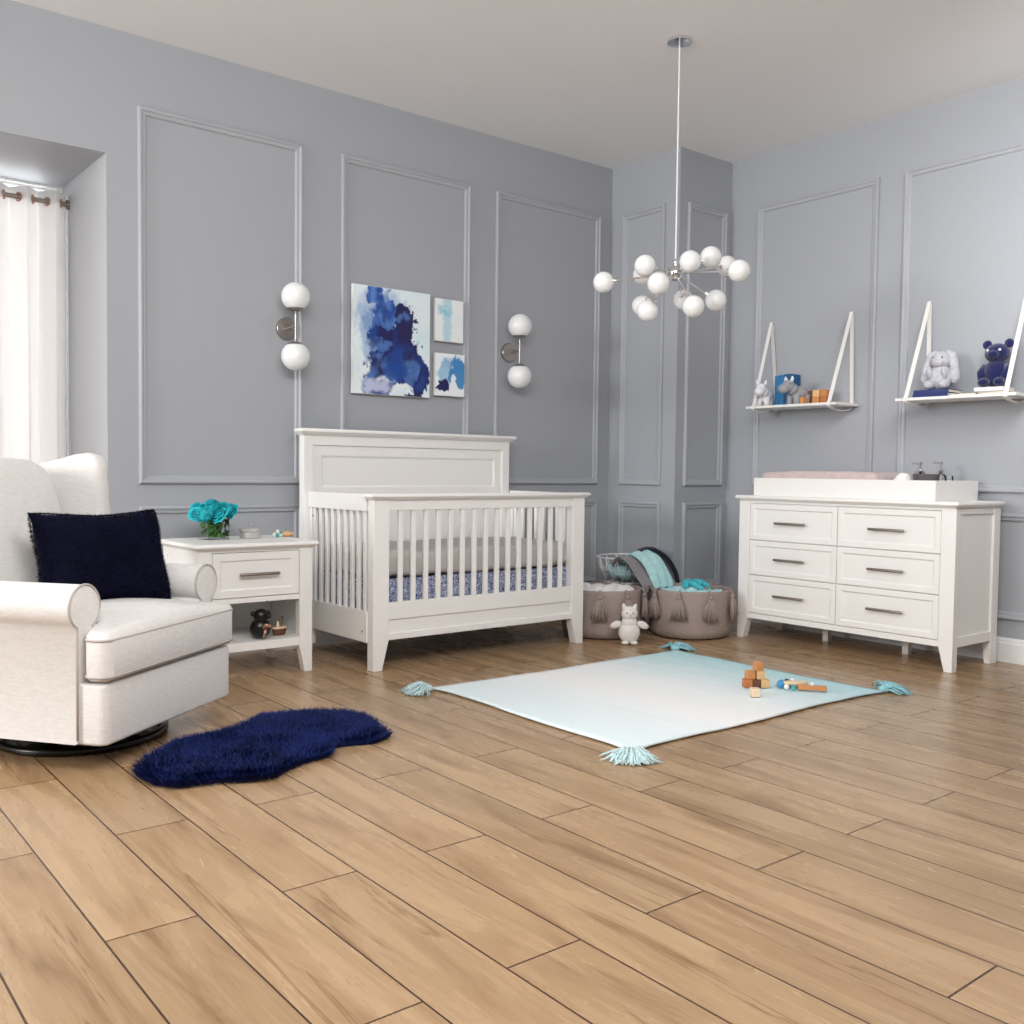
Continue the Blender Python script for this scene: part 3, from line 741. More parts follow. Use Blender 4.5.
# ------------------------------------------------------------------ fur cushion on the chair
def cushion_pt(u, v, s):
    # u,v in -1..1 ; plump square with slightly pulled corners
    e = (1 - u ** 4) * (1 - v ** 4)
    th = .115 * max(e, 0) ** .55
    pin = 1 - .085 * (1 - abs(u * v) ** 1.3)
    return Vector((u * .240 * pin, s * th, v * .180 * (pin - .05 * (1 - u * u))))
pm = MB(); rd = random.Random(11)
for s in (-1, 1):
    pm.grid(lambda a, b, s=s: cushion_pt(2 * a - 1, 2 * b - 1, s), 26, 26)
for i in range(32000):
    u, v = rd.uniform(-1, 1), rd.uniform(-1, 1); s = -1 if rd.random() < .75 else 1
    if i % 3 == 0:
        if rd.random() < .5: u = math.copysign(rd.uniform(.96, 1), u)
        else: v = math.copysign(rd.uniform(.96, 1), v)
    p = cushion_pt(u, v, s)
    e = .01
    n = (cushion_pt(u + e, v, s) - cushion_pt(u - e, v, s)).cross(cushion_pt(u, v + e, s) - cushion_pt(u, v - e, s)) if max(abs(u), abs(v)) < .985 else p.copy()
    if n.length < 1e-9: n = p.copy()
    n.normalize()
    if n.dot(Vector((p.x * .3, s * .2, p.z * .3))) < 0: n = -n
    blades(pm, p, n, .011 if i % 3 == 0 else .016, .0011, .8, rd, flow=(0, 0, -.5))
PC = A.matrix_basis
mw = Matrix.Translation((-4.125, -1.51, 0)) @ Matrix.Rotation(R(37), 4, 'Z')
loc = mw @ Vector((.064, .352, .657))
o = raw_obj(pm, 'throw_pillow', M['furp'], None, loc, None)
o.rotation_euler = (Matrix.Rotation(R(37), 3, 'Z') @ Matrix.Rotation(R(-25), 3, 'Z') @ Matrix.Rotation(R(-18), 3, 'X')).to_euler()
tag(o, 'square midnight-navy faux fur pillow propped on the cream armchair', 'pillow')
# ------------------------------------------------------------------ fur rug
FUR = [(-4.357, -1.746), (-4.24, -1.579), (-4.11, -1.486), (-4.0, -1.478), (-3.88, -1.455), (-3.735, -1.33), (-3.602, -1.345), (-3.48, -1.412), (-3.41, -1.455), (-3.374, -1.551), (-3.40, -1.709), (-3.44, -1.88), (-3.53, -1.93), (-3.638, -1.893), (-3.693, -1.894), (-3.752, -1.978), (-3.863, -2.01), (-3.955, -2.051), (-4.013, -2.098), (-4.088, -2.08), (-4.195, -2.03), (-4.311, -2.0), (-4.359, -1.93), (-4.372, -1.824)]
FC = (-3.87, -1.72)
def inside(x, y, P):
    c = False; n = len(P)
    for i in range(n):
        x1, y1 = P[i]; x2, y2 = P[i - 1]
        if (y1 > y) != (y2 > y) and x < (x2 - x1) * (y - y1) / (y2 - y1) + x1: c = not c
    return c
fm = MB(); rd = random.Random(5)
sh = [(x - FC[0], y - FC[1]) for x, y in FUR]
inn = [(x * .965, y * .955) for x, y in sh]
fm.loft([[(x * .95, y * .93, .001) for x, y in inn], [(x * .94, y * .92, .006) for x, y in inn], [(x * .86, y * .84, .014) for x, y in inn], [(x * .5, y * .5, .018) for x, y in inn]])
cnt = 0
while cnt < 46000:
    x, y = rd.uniform(-.52, .52), rd.uniform(-.4, .42)
    if not inside(x, y, inn): continue
    cnt += 1
    edge = 0 if inside(x * 1.12, y * 1.12, inn) else 1
    g_ = noise.noise_vector(Vector((x * 7, y * 7, 2)))
    fl = Vector((g_.x * .9 + x * (2.4 if edge else .6), g_.y * .9 + y * (2.4 if edge else .6), 0))
    n = Vector((g_.x * .35 + (x * .9 if edge else 0), g_.y * .35 + (y * .9 if edge else 0), 1)).normalized()
    blades(fm, (x, y, .004 if edge else .013), n, (.026 if edge else .028) + .007 * g_.z, .0014, .75, rd, flow=fl)
o = raw_obj(fm, 'fur_rug', M['fur'], None, (FC[0], FC[1], 0))
tag(o, 'small navy sheepskin-shaped fur rug on the floor in front of the armchair', 'rug')
# ------------------------------------------------------------------ aqua rug
RX0, RX1, RY0, RY1 = -2.872, -1.27, -2.548, -1.325
RC = ((RX0 + RX1) / 2, (RY0 + RY1) / 2)
RG = thing('play_rug', 'pale aqua ombre woven rug with corner tassels in the middle of the floor', 'rug', (RC[0], RC[1], 0))
hx, hy = (RX1 - RX0) / 2, (RY1 - RY0) / 2
def rugz(x, y):
    return .010 + .0022 * noise.noise(Vector((x * 5, y * 5, 0)))
def rugf(u, v):
    x = (u * 2 - 1) * hx; y = (v * 2 - 1) * hy
    x += .006 * math.sin(v * 9 + 1) ; y += .007 * math.sin(u * 11)
    # the corners are drawn out towards the tassels
    k = (abs(u * 2 - 1) * abs(v * 2 - 1)) ** 14
    return (x + math.copysign(.022 * k, x), y + math.copysign(.022 * k, y), rugz(x, y))
MB().grid(rugf, 60, 50).obj('woven_panel', M['rug'], RG, ang=180, solid=.007)
def rug_tassel(cx, cy, ang, material, seed):
    rd = random.Random(seed); m = MB()
    d = Vector((math.cos(ang), math.sin(ang), 0)); p = Vector((-d.y, d.x, 0))
    c = Vector((cx, cy, .016))
    m.ell(c, (.026, .026, .018), n=14, m=8)
    for i in range(150):
        a = rd.gauss(0, .55); L = rd.uniform(.075, .12)
        e = d * math.cos(a) + p * math.sin(a)
        h = rd.uniform(.0, .032)
        pts = [c + Vector((0, 0, h * .3)), c + e * L * .4 + Vector((0, 0, h - .002)), c + e * L * .75 + p * rd.gauss(0, .006) + Vector((0, 0, h * .6 - .006)), c + e * L + p * rd.gauss(0, .01) + Vector((0, 0, -.012 + h * .15))]
        m.tube(pts, [.003, .0032, .0034, .0024], 5)
    m.obj('tassel', material, RG, ang=180)
rug_tassel(-hx - .035, -hy - .03, R(225), M['rugt'], 1)
rug_tassel(-hx - .05, hy + .0, R(170), M['rugt'], 2)
rug_tassel(hx + .03, hy + .03, R(20), M['rugt2'], 3)
rug_tassel(hx + .04, -hy - .01, R(-20), M['rugt2'], 4)
# blocks on the rug
RZ = .0175
bs = .0378
def block(x, y, z, rz, mt, label, size=bs, group=None):
    o = MB().box(-size / 2, size / 2, -size / 2, size / 2, 0, size).obj('toy_block', mt, None, smooth=False, bevel=.0025, loc=(x, y, z), rot=(0, 0, rz))
    return tag(o, label, 'toy block', group)
# camera-right direction of the little stack
sx, sy = .815, -.58
bx, by = -1.720, -2.164
def bpos(k, back=0.): return (bx + sx * bs * k - sy * back, by + sy * bs * k + sx * back)
GA = 'wooden blocks on the rug'
q = bpos(0); block(q[0], q[1], RZ, R(-31), M['wd_red'], 'reddish-brown wooden block at the bottom left of the stack on the rug', group=GA)
q = bpos(1.04); block(q[0], q[1], RZ, R(-30), M['wd_dk'], 'dark walnut block in the middle of the bottom row on the rug', group=GA)
q = bpos(2.08); block(q[0], q[1], RZ, R(-33), M['wd_tan'], 'tan wooden block at the bottom right of the stack on the rug', group=GA)
q = bpos(.3, .002); block(q[0], q[1], RZ + bs + .0005, R(-27), M['wd_or'], 'orange wooden block on the second tier, left, of the stack on the rug', group=GA)
q = bpos(1.55, .002); block(q[0], q[1], RZ + bs + .0005, R(-32), M['wd_tan'], 'tan wooden block on the second tier, right, of the stack on the rug', group=GA)
q = bpos(1.3, .002); block(q[0], q[1], RZ + 2 * bs + .001, R(-24), M['wd_or'], 'orange wooden block topping the whole stack on the rug', group=GA)
block(-1.846, -2.303, RZ, R(-38), M['wd_pale'], 'pale wooden block standing alone in front of the block stack', group=GA)
# wooden jointed toy on the rug
t = thing('wooden_toy', 'jointed wooden toy with blue, teal and white pieces on the aqua rug', 'toy', (-1.575, -2.335, RZ), R(-52))
m = MB().prism(rrect(.0, .125, -.028, -.002, .008), .006, .026).obj('tail_board', M['wd_or'], t, bevel=.002)
MB().prism(arc(-.005, .02, .055, 0, 360, 24, .022)[:-1], .022, .034).obj('pale_plate', M['wd_pale'], t, bevel=.002, rot=(0, 0, R(14)))
MB().prism(arc(-.03, .06, .05, 0, 360, 24, .02)[:-1], .010, .022).obj('back_plate', M['wd_tan'], t, bevel=.002)
for (x, y, z, r, mk) in ((-.075, .015, .018, .018, 'bblue'), (-.072, .042, .017, .016, 'bblue'), (-.045, .09, .015, .014, 'bnavy'), (-.022, .095, .013, .012, 'bnavy'), (-.05, -.015, .013, .013, 'bwhite'), (-.02, -.025, .012, .012, 'bteal'), (.062, -.014, .032, .009, 'bwhite'), (-.025, .04, .036, .008, 'bwhite'), (-.088, .06, .012, .012, 'bwhite')):
    MB().ell((x, y, z), r, n=14, m=10).obj('bead', M[mk], t)
# ------------------------------------------------------------------ baskets
def basket(name, label, c, r, h, rot0, seed, nt=9):
    t = thing(name, label, 'basket', (c[0], c[1], 0), rot0)
    wob = lambda a, z: 1 + .012 * math.sin(3 * a + seed) + .008 * math.sin(7 * a + z * 9)
    prof = [(.02, .004), (r * .86, .004), (r * .95, .012), (r * 1.0, .05), (r * 1.01, .11), (r * 1.0, .19), (r * .985, h - .02), (r * .99, h - .004), (r * .975, h + .002), (r * .955, h - .006), (r * .95, .19), (r * .95, .06), (r * .9, .03), (.02, .022)]
    MB().lathe(prof, 64, wob=wob).obj('body', M['bask'], t, ang=180)
    rd = random.Random(seed)
    for k in range(nt):
        a = 2 * PI * k / nt + rd.uniform(-.05, .05)
        m = MB()
        ca, sa = math.cos(a), math.sin(a); Ra = r * 1.005
        P = lambda rr, tt, z: (ca * (Ra + rr) - sa * tt, sa * (Ra + rr) + ca * tt, z)
        m.tube([P(-.012, 0, h - .002), P(.004, 0, h + .006), P(.016, 0, h - .012), P(.018, 0, h - .03)], .006, 8)
        m.ell(P(.018, 0, h - .034), .014, n=10, m=8)
        for i in range(70):
            w0 = rd.gauss(0, .5); dd = rd.uniform(.004, .04)
            L = rd.uniform(.105, .14)
            s0 = max(-1, min(1, w0))
            m.tube([P(.018, s0 * .008, h - .036), P(.012 + dd * .6, s0 * .034, h - .036 - L * .45), P(.010 + dd * .8, s0 * .050 + rd.gauss(0, .003), h - .036 - L)], [.004, .005, .0042], 5)
        m.obj('tassel', M['tass'], t, ang=180)
    return t
BR = (-.732, -.960); BL = (-1.176, -.640)
basket('tassel_basket', 'taupe tasselled rope basket with turquoise cloths, next to the dresser', BR, .25, .29, R(8), 3)
basket('tassel_basket', 'taupe tasselled rope basket with a white blanket, next to the crib leg', BL, .243, .29, R(22), 8)
def crumple(c, r, z, amp, seed, nu=44, fold=3.):
    m = MB()
    def fn(u, v):
        a = 2 * PI * u; q = r * v
        x, y = q * math.cos(a), q * math.sin(a)
        n1 = noise.noise(Vector((x * 8 + seed, y * 8, 1))); n2 = abs(noise.noise(Vector((x * fold * 4, y * fold * 4 + seed, 5))))
        return (x, y, z + amp * (n1 * .8 + n2 * 1.2) * (1 - .5 * v ** 3) - .10 * max(0, v - .85) / .15)
    m.grid(fn, nu, 20)
    return m
o = crumple(BL, .222, .276, .03, 4).obj('blanket', M['whiteb'], None, ang=180, loc=(BL[0], BL[1], 0), solid=.006)
tag(o, 'white blanket folded inside the basket next to the crib leg', 'blanket')
o = crumple(BR, .222, .262, .045, 9, fold=4).obj('folded_cloth', M['aqua'], None, ang=180, loc=(BR[0], BR[1], 0), solid=.006)
tag(o, 'pale aqua cloth filling the basket next to the dresser', 'cloth')
tw = MB(); rd = random.Random(21)
for k in range(5):
    a = rd.uniform(0, 6.28); l = .13
    cx, cy = .03 + rd.uniform(-.05, .07), rd.uniform(-.08, .04)
    path = [(cx + l * (i / 10 - .5) * math.cos(a) + .02 * math.sin(i * .8 + k), cy + l * (i / 10 - .5) * math.sin(a) + .02 * math.cos(i * .7 + k), .30 + .022 * math.sin(i * PI / 10) + .004 * math.sin(i * 2.1 + k)) for i in range(11)]
    tw.tube(path, [.006 + .014 * math.sin(PI * (i + .5) / 11) for i in range(11)], 8)
o = tw.obj('crumpled_cloth', M['teal'], None, ang=180, loc=(BR[0], BR[1], 0))
tag(o, 'bright turquoise twisted cloth on top in the basket next to the dresser', 'cloth')
# wire basket behind
WB = thing('wire_basket', 'white round wire basket standing behind the two taupe baskets', 'basket', (-.772, -.455, 0))
wr_, wz = .2, .445
m = MB()
ringp = lambda r, z, n=48: [(r * math.cos(2 * PI * i / n), r * math.sin(2 * PI * i / n), z) for i in range(n)]
m.tube(ringp(wr_, wz), .006, 8, closed=True)
m.obj('rim', M['wire'], WB, ang=180)
m = MB().tube(ringp(wr_ * .78, .285), .004, 8, closed=True).tube(ringp(wr_ * .89, .365), .003, 6, closed=True)
nz = 16
zz = []
for k in range(nz * 2):
    a = PI * k / nz
    r, z = (wr_, wz) if k % 2 == 0 else (wr_ * .78, .285)
    zz.append((r * math.cos(a), r * math.sin(a), z))
for k in range(len(zz)): m.cyl(zz[k], zz[(k + 1) % len(zz)], .0028, n=6)
for k in range(4):
    m.cyl((-wr_ * .78 * math.cos(k * PI / 4), -wr_ * .78 * math.sin(k * PI / 4), .285), (wr_ * .78 * math.cos(k * PI / 4), wr_ * .78 * math.sin(k * PI / 4), .285), .0028, n=6)
m.obj('wire_body', M['wire'], WB, ang=180)
m = MB()
for k in range(3):
    a = 2 * PI * k / 3 + .5
    m.cyl((wr_ * .77 * math.cos(a), wr_ * .77 * math.sin(a), .285), (wr_ * .8 * math.cos(a), wr_ * .8 * math.sin(a), .0), .005, n=8)
m.tube(ringp(wr_ * .8, .006), .005, 8, closed=True)
m.obj('stand', M['wire'], WB, ang=180)
o = MB().ell((-.02, -.012, .352), (.142, .142, .062), n=32, m=18, f=lambda d: 1 + .10 * noise.noise(d * 3.5) + .04 * noise.noise(d * 9)).obj('rolled_blanket', M['aqua'], None, ang=180, loc=(-.772, -.455, 0))
tag(o, 'pale aqua bundled blanket inside the white wire basket', 'blanket')
def drape(name, mt, label, pts, w0, w1, amp, seed, side=(.62, .78)):
    """cloth strip following pts (world), width across `side`"""
    m = MB(); n = len(pts)
    P = [Vector(p) for p in pts]; sd = Vector((side[0], side[1], 0)).normalized()
    def fn(u, v):
        t = u * (n - 1); i = min(int(t), n - 2); f = t - i
        a = P[max(i - 1, 0)]; b = P[i]; c = P[i + 1]; d = P[min(i + 2, n - 1)]
        p = .5 * ((2 * b) + (c - a) * f + (2 * a - 5 * b + 4 * c - d) * f * f + (3 * b - a - 3 * c + d) * f ** 3)
        w_ = w0 + (w1 - w0) * u
        q = (v - .5) * w_
        g = amp * math.sin(v * 15 + seed + u * 2) + amp * .6 * noise.noise(Vector((u * 4, v * 6, seed)))
        return p + sd * q + Vector((g * .6, -g * .6, g + .0))
    m.grid(fn, 26, 22)
    o = m.obj(name, mt, None, ang=180, solid=.008)
    return tag(o, label, 'blanket')
WC = Vector((-.772, -.455, 0))
rdir = Vector((.78, -.626, 0))
vdir = Vector((-.695, -.719, 0))
def WP(r, f, z): return WC + rdir * r + vdir * f + Vector((0, 0, z))
drape('draped_blanket', M['navyb'], 'navy knitted blanket draped over the back of the wire basket rim', [WP(.0, -.07, .41), WP(.07, -.06, .475), WP(.16, -.04, .492), WP(.25, -.02, .445), WP(.31, -.01, .35), WP(.33, -.01, .24)], .13, .17, .007, 1)
drape('draped_blanket', M['greyb'], 'grey knitted blanket hanging over the front right of the wire basket', [WP(-.02, .07, .40), WP(.02, .12, .455), WP(.085, .165, .435), WP(.15, .205, .36), WP(.195, .22, .30), WP(.205, .22, .27)], .30, .36, .009, 2, side=(.85, .1))
drape('draped_blanket', M['aqua'], 'pale aqua blanket lying over the grey one on the wire basket', [WP(.03, .08, .42), WP(.07, .125, .482), WP(.13, .19, .462), WP(.18, .228, .395), WP(.215, .245, .31), WP(.225, .245, .27)], .20, .15, .011, 3, side=(.95, .02))
# ------------------------------------------------------------------ plush owl-like toy
t = thing('plush_toy', 'white plush owl toy standing on the floor in front of the baskets', 'plush toy', (-1.29, -.985, 0), R(-40))
m = MB().ell((0, 0, .068), (.062, .052, .066), n=24, m=16).ell((0, 0, .125), (.045, .04, .045), n=20, m=12).ell((0, -.004, .178), (.047, .042, .043), n=24, m=14)
m.obj('body', M['plushw'], t, ang=180)
for s in (-1, 1):
    MB().tube([(s * .027, -.002, .205), (s * .034, -.002, .224), (s * .038, -.002, .236)], [.017, .011, .003], 10).obj('ear', M['plushw'], t, ang=180)
    MB().ell((s * .078, -.004, .112), (.036, .016, .021), rot=(0, s * .45, 0), n=16, m=10).obj('wing', M['plushw'], t, ang=180)
    MB().ell((s * .026, -.030, .012), (.022, .024, .012), n=14, m=8).obj('foot', M['plushw'], t, ang=180)
    MB().ell((s * .017, -.042, .185), (.0045, .003, .0045), n=10, m=8).obj('eye', M['dot'], t, ang=180)
MB().tube([(0, -.044, .178), (0, -.05, .172), (0, -.048, .163)], [.006, .006, .002], 8).obj('beak', M['pink'], t, ang=180)
# ------------------------------------------------------------------ wall shelves
def strap_shelf(label, y0, y1, s0, s1):
    t = thing('strap_shelf', label, 'shelf', (0, 0, 0), 0, 'strap shelves on the right wall')
    t.location = (0, y0, 1.424)
    L = y1 - y0
    MB().box(-.25, -.004, L, 0, -.012, .004).obj('board', M['shelfw'], t, smooth=False, bevel=.002)
    for s in (s0, s1):
        yy = s[0] - y0; off = s[1]; hw = .0125
        path = [(-.004, .565), (-.012, .562), (-.244, .012), (-.256, .0), (-.256, -.014), (-.245, -.022), (-.2, -.034), (-.12, -.042), (-.05, -.034), (-.012, -.02), (-.008, .0), (-.008, .55)]
        m = MB()
        m.loft([[(x, yy - hw + off * max(0, z) / .55, z), (x, yy + hw + off * max(0, z) / .55, z)] for x, z in path], False, False)
        m.obj('strap', M['strap'], t, smooth=False, solid=.0025)
        MB().cyl((-.016, yy + off, .55), (-.009, yy + off, .55), .0045, n=10).obj('screw', M['handle'], t)
    return t
strap_shelf('white strap-hung wall shelf with hippo toys and blue books', -.973, -1.626, (-1.035, .052), (-1.582, .014))
strap_shelf('white strap-hung wall shelf with plush rabbit and navy bear', -2.005, -2.665, (-2.068, .006), (-2.614, .01))
SZ = 1.4285
def hippo(name, label, x, y, sc, rz, mt):
    t = thing(name, label, 'animal toy', (x, y, SZ), rz)
    k = sc
    m = MB().ell((0, .028 * k, .062 * k), (.040 * k, .062 * k, .040 * k), n=24, m=14)
    m.tube([(0, -.01 * k, .075 * k), (0, -.035 * k, .092 * k)], [.034 * k, .03 * k], 16)
    m.ell((0, -.05 * k, .098 * k), (.032 * k, .036 * k, .033 * k), n=20, m=12).ell((0, -.082 * k, .082 * k), (.029 * k, .032 * k, .026 * k), n=20, m=12)
    for sx_, sy_ in ((-1, -1), (1, -1), (-1, 1), (1, 1)):
        m.tube([(sx_ * .022 * k, .025 * k + sy_ * .036 * k, .055 * k), (sx_ * .024 * k, .025 * k + sy_ * .038 * k, .02 * k), (sx_ * .024 * k, .025 * k + sy_ * .038 * k, 0)], [.02 * k, .0175 * k, .0175 * k], 12)
    m.tube([(0, .085 * k, .075 * k), (0, .097 * k, .06 * k)], [.005 * k, .003 * k], 6)
    m.obj('body', mt, t, ang=180)
    for s in (-1, 1):
        MB().tube([(s * .02 * k, -.045 * k, .122 * k), (s * .025 * k, -.045 * k, .137 * k), (s * .027 * k, -.047 * k, .15 * k)], [.009 * k, .009 * k, .003 * k], 8).obj('ear', M['rubw'], t, ang=180)
        MB().ell((s * .029 * k, -.062 * k, .107 * k), .0035 * k, n=8, m=6).obj('eye', M['dot'], t)
    return t
hippo('animal_toy', 'white felt hippo toy at the left end of the hippo shelf', -.165, -1.048, 1.10, R(-70), M['rubw'])
hippo('animal_toy', 'larger grey felt hippo toy in front of the blue books on the shelf', -.185, -1.300, 1.15, R(-102), M['rubg'])
def book(name, label, loc, rz, w_, d_, h_, cov, standing, cat='book', group=None):
    t = thing(name, label, cat, loc, rz, group)
    if standing:   # spine faces -x (towards the room): w_=thickness (y), d_=depth (x), h_=height
        c = MB().box(0, d_, -w_ / 2, -w_ / 2 + .0025, 0, h_).box(0, d_, w_ / 2 - .0025, w_ / 2, 0, h_).box(-.002, .001, -w_ / 2, w_ / 2, 0, h_)
        c.obj('cover', cov, t, smooth=False, bevel=.0008)
        MB().box(.001, d_ - .003, -w_ / 2 + .0026, w_ / 2 - .0026, .003, h_ - .003).obj('pages', M['pbook'], t, smooth=False)
    else:          # lying flat: w_=along y, d_=along x, h_=thickness
        c = MB().box(0, d_, -w_ / 2, w_ / 2, 0, .0025).box(0, d_, -w_ / 2, w_ / 2, h_ - .0025, h_).box(-.002, .001, -w_ / 2, w_ / 2, 0, h_)
        c.obj('cover', cov, t, smooth=False, bevel=.0008)
        MB().box(.002, d_ - .003, -w_ / 2 + .003, w_ / 2 - .003, .0026, h_ - .0026).obj('pages', M['pbook'], t, smooth=False)
    return t
GB = 'blue books standing on the hippo shelf'
book('book', 'leftmost standing blue book, between the two hippo toys', (-.112, -1.112, SZ), 0, .034, .1, .196, M['bluebk'], True, group=GB)
book('book', 'second standing blue book from the left, right of the first behind the grey hippo', (-.112, -1.148, SZ), 0, .034, .1, .2, M['bluebk'], True, group=GB)
book('book', 'deep blue standing book at the right end of the row, behind the grey hippo', (-.108, -1.190, SZ), 0, .046, .098, .203, M['bluebk2'], True, group=GB)
GC = 'wooden blocks on the hippo shelf'
b4 = .043
def sblock(y, z, mt, lab, x=-.10, rz=0.):
    block(x, y, z, R(rz), mt, lab, size=b4, group=GC)
sblock(-1.345, SZ, M['wd_or'], 'orange block at the front left of the block pile on the hippo shelf', x=-.175)
sblock(-1.366, SZ, M['wd_dk'], 'dark walnut block at the bottom behind the left orange block on the hippo shelf', x=-.10)
sblock(-1.366, SZ + b4 + .0005, M['wd_dk'], 'dark walnut block on the second tier of the hippo shelf pile', x=-.10, rz=3)
sblock(-1.421, SZ, M['wd_or'], 'orange block in the middle of the bottom row on the hippo shelf', x=-.13)
sblock(-1.4215, SZ + b4 + .0005, M['wd_tan'], 'tan block on the second tier, middle, of the hippo shelf pile', x=-.13, rz=3)
sblock(-1.468, SZ, M['wd_red'], 'reddish block at the right end of the bottom row on the hippo shelf', x=-.115)
sblock(-1.468, SZ + b4 + .0005, M['wd_or'], 'orange block on the second tier, right, of the hippo shelf pile', x=-.115, rz=-3)
# second shelf
GN = 'books lying on the plush toy shelf'
book('book', 'lower of two navy books lying under the plush rabbit', (-.232, -2.200, SZ), 0, .2, .16, .02, M['navybk'], False, group=GN)
book('book', 'upper of two navy books lying under the plush rabbit', (-.228, -2.202, SZ + .0205), R(2), .196, .155, .019, M['navybk'], False, group=GN)
book('book', 'cream thin book lying between the navy books and the white book', (-.215, -2.375, SZ), R(4), .13, .15, .010, M['creambk'], False, group=GN)
book('book', 'lower cream book lying under the white book and navy bear', (-.20, -2.515, SZ), R(-3), .136, .15, .016, M['creambk'], False, group=GN)
book('book', 'white book lying directly under the navy plush bear', (-.215, -2.51, SZ + .0165), R(3), .15, .14, .02, M['whitebk'], False, group=GN)
t = thing('plush_toy', 'grey plush rabbit with long floppy ears sitting on navy books', 'plush toy', (-.138, -2.208, SZ + .0402), R(-84))
t.scale = (1.1, 1.1, 1.1)
m = MB().ell((0, 0, .062), (.062, .054, .064), n=24, m=16).ell((0, -.004, .150), (.052, .047, .044), n=24, m=14).ell((0, -.036, .138), (.03, .02, .022), n=16, m=10)
m.obj('body', M['plushg'], t, ang=180)
for s in (-1, 1):
    MB().tube([(s * .022, .006, .190), (s * .05, .004, .176), (s * .066, -.002, .12), (s * .072, -.008, .055), (s * .066, -.012, .03)], [.014, .020, .022, .026, .010], 12).obj('ear', M['plushg'], t, ang=180)
    MB().ell((s * .038, -.05, .024), (.024, .036, .022), n=16, m=10).obj('foot', M['plushg'], t, ang=180)
    MB().ell((s * .036, -.045, .082), (.015, .02, .032), rot=(.4, 0, 0), n=14, m=10).obj('paw', M['plushg'], t, ang=180)
    MB().ell((s * .022, -.045, .160), .004, n=8, m=6).obj('eye', M['dot'], t)
MB().ell((0, -.055, .145), (.005, .003, .004), n=8, m=6).obj('nose', M['pink'], t)
t = thing('plush_toy', 'navy plush bear with round ears sitting on the white book', 'plush toy', (-.135, -2.515, SZ + .0372), R(-88))
t.scale = (1.12, 1.12, 1.12)
m = MB().ell((0, .0, .066), (.064, .055, .070), n=24, m=16).ell((0, -.006, .160), (.056, .05, .047), n=24, m=14).ell((0, -.052, .150), (.028, .026, .022), n=16, m=10)
m.obj('body', M['plushn'], t, ang=180)
for s in (-1, 1):
    MB().ell((s * .050, .0, .204), (.022, .012, .022), n=16, m=10).obj('ear', M['plushn'], t, ang=180)
    MB().tube([(s * .05, -.01, .10), (s * .062, -.03, .07), (s * .05, -.048, .04)], [.02, .02, .018], 12).obj('arm', M['plushn'], t, ang=180)
    MB().ell((s * .036, -.06, .022), (.026, .034, .022), n=16, m=10).obj('foot', M['plushn'], t, ang=180)
    MB().ell((s * .027, -.046, .172), .0065, n=10, m=8).obj('eye', M['eyew'], t)
# ------------------------------------------------------------------ wall sconces
def sconce(label, x):
    t = thing('wall_sconce', label, 'wall lamp', (x, 0, 1.755), 0, 'twin globe sconces on the left wall')
    MB().lathe([(.058, .0), (.06, .004), (.06, .016), (.056, .021), (.02, .023)], 36, axis='y').obj('backplate', M['nickel'], t)
    MB().cyl((0, -.022, 0), (0, -.118, 0), .006, n=12).cyl((-.02, -.024, .02), (.0, -.118, .0), .0025, n=8).cyl((-.02, -.024, -.02), (.0, -.118, .0), .0025, n=8).obj('bracket', M['nickel'], t)
    MB().cyl((0, -.12, -.078), (0, -.12, .078), .0055, n=12).ell((0, -.12, .076), .0095).ell((0, -.12, -.076), .0095).obj('stem', M['nickel'], t)
    for s in (-1, 1):
        MB().lathe([(.008, s * .078), (.02, s * .082), (.045, s * .094), (.050, s * .104), (.048, s * .105), (.02, s * .1)], 30, (0, -.12, 0)).obj('cup', M['nickel'], t)
        MB().ell((0, -.12, s * .158), .0765, n=36, m=24).obj('globe', M['opal'], t, ang=180)
    return t
sconce('nickel twin-globe wall sconce left of the blue paintings', -2.978)
sconce('nickel twin-globe wall sconce right of the blue paintings', -1.432)
# ------------------------------------------------------------------ paintings
def sm(a, b, x):
    t_ = max(0, min(1, (x - a) / (b - a))); return t_ * t_ * (3 - 2 * t_)
def fbm(x, y, z, o=5): return noise.fractal(Vector((x, y, z)), 1.0, 2.0, o)
def mixc(a, b, t_): return tuple(a[i] + (b[i] - a[i]) * t_ for i in range(3))
def blob(u, v, cx, cy, rx, ry, wob, seed, soft=.06, sc=4.):
    wu = u + .035 * fbm(u * 7, v * 7, seed + 40); wv = v + .05 * fbm(u * 7, v * 7, seed + 50)
    n = fbm(wu * sc, wv * sc, seed) * wob * 1.3 + fbm(u * sc * 5, v * sc * 5, seed + 3) * wob * .5 + fbm(u * 70, v * 24, seed + 9, 3) * wob * .18
    d = math.hypot((wu - cx) / rx, (wv - cy) / ry) + n
    return 1 - sm(1 - soft, 1 + soft, d)
WHT = lin((242, 250, 253)); NAV = lin((28, 28, 92)); DNV = lin((36, 28, 76)); ROY = lin((24, 74, 158)); MID = lin((88, 132, 204)); PAL = lin((160, 190, 226)); LAV = lin((206, 212, 240)); TEA = lin((106, 190, 220))
_rs = random.Random(4)
STROKES = [(_rs.uniform(.22, .86), _rs.uniform(.04, .8), _rs.uniform(.04, .11), _rs.uniform(.03, .10), _rs.choice(('R', 'M', 'N', 'N', 'R', 'M', 'D')), 60 + k) for k in range(26)]
STROKES = [q for q in STROKES if not (q[0] > .72 and q[1] > .42) and not (q[0] < .32 and q[1] < .45)]
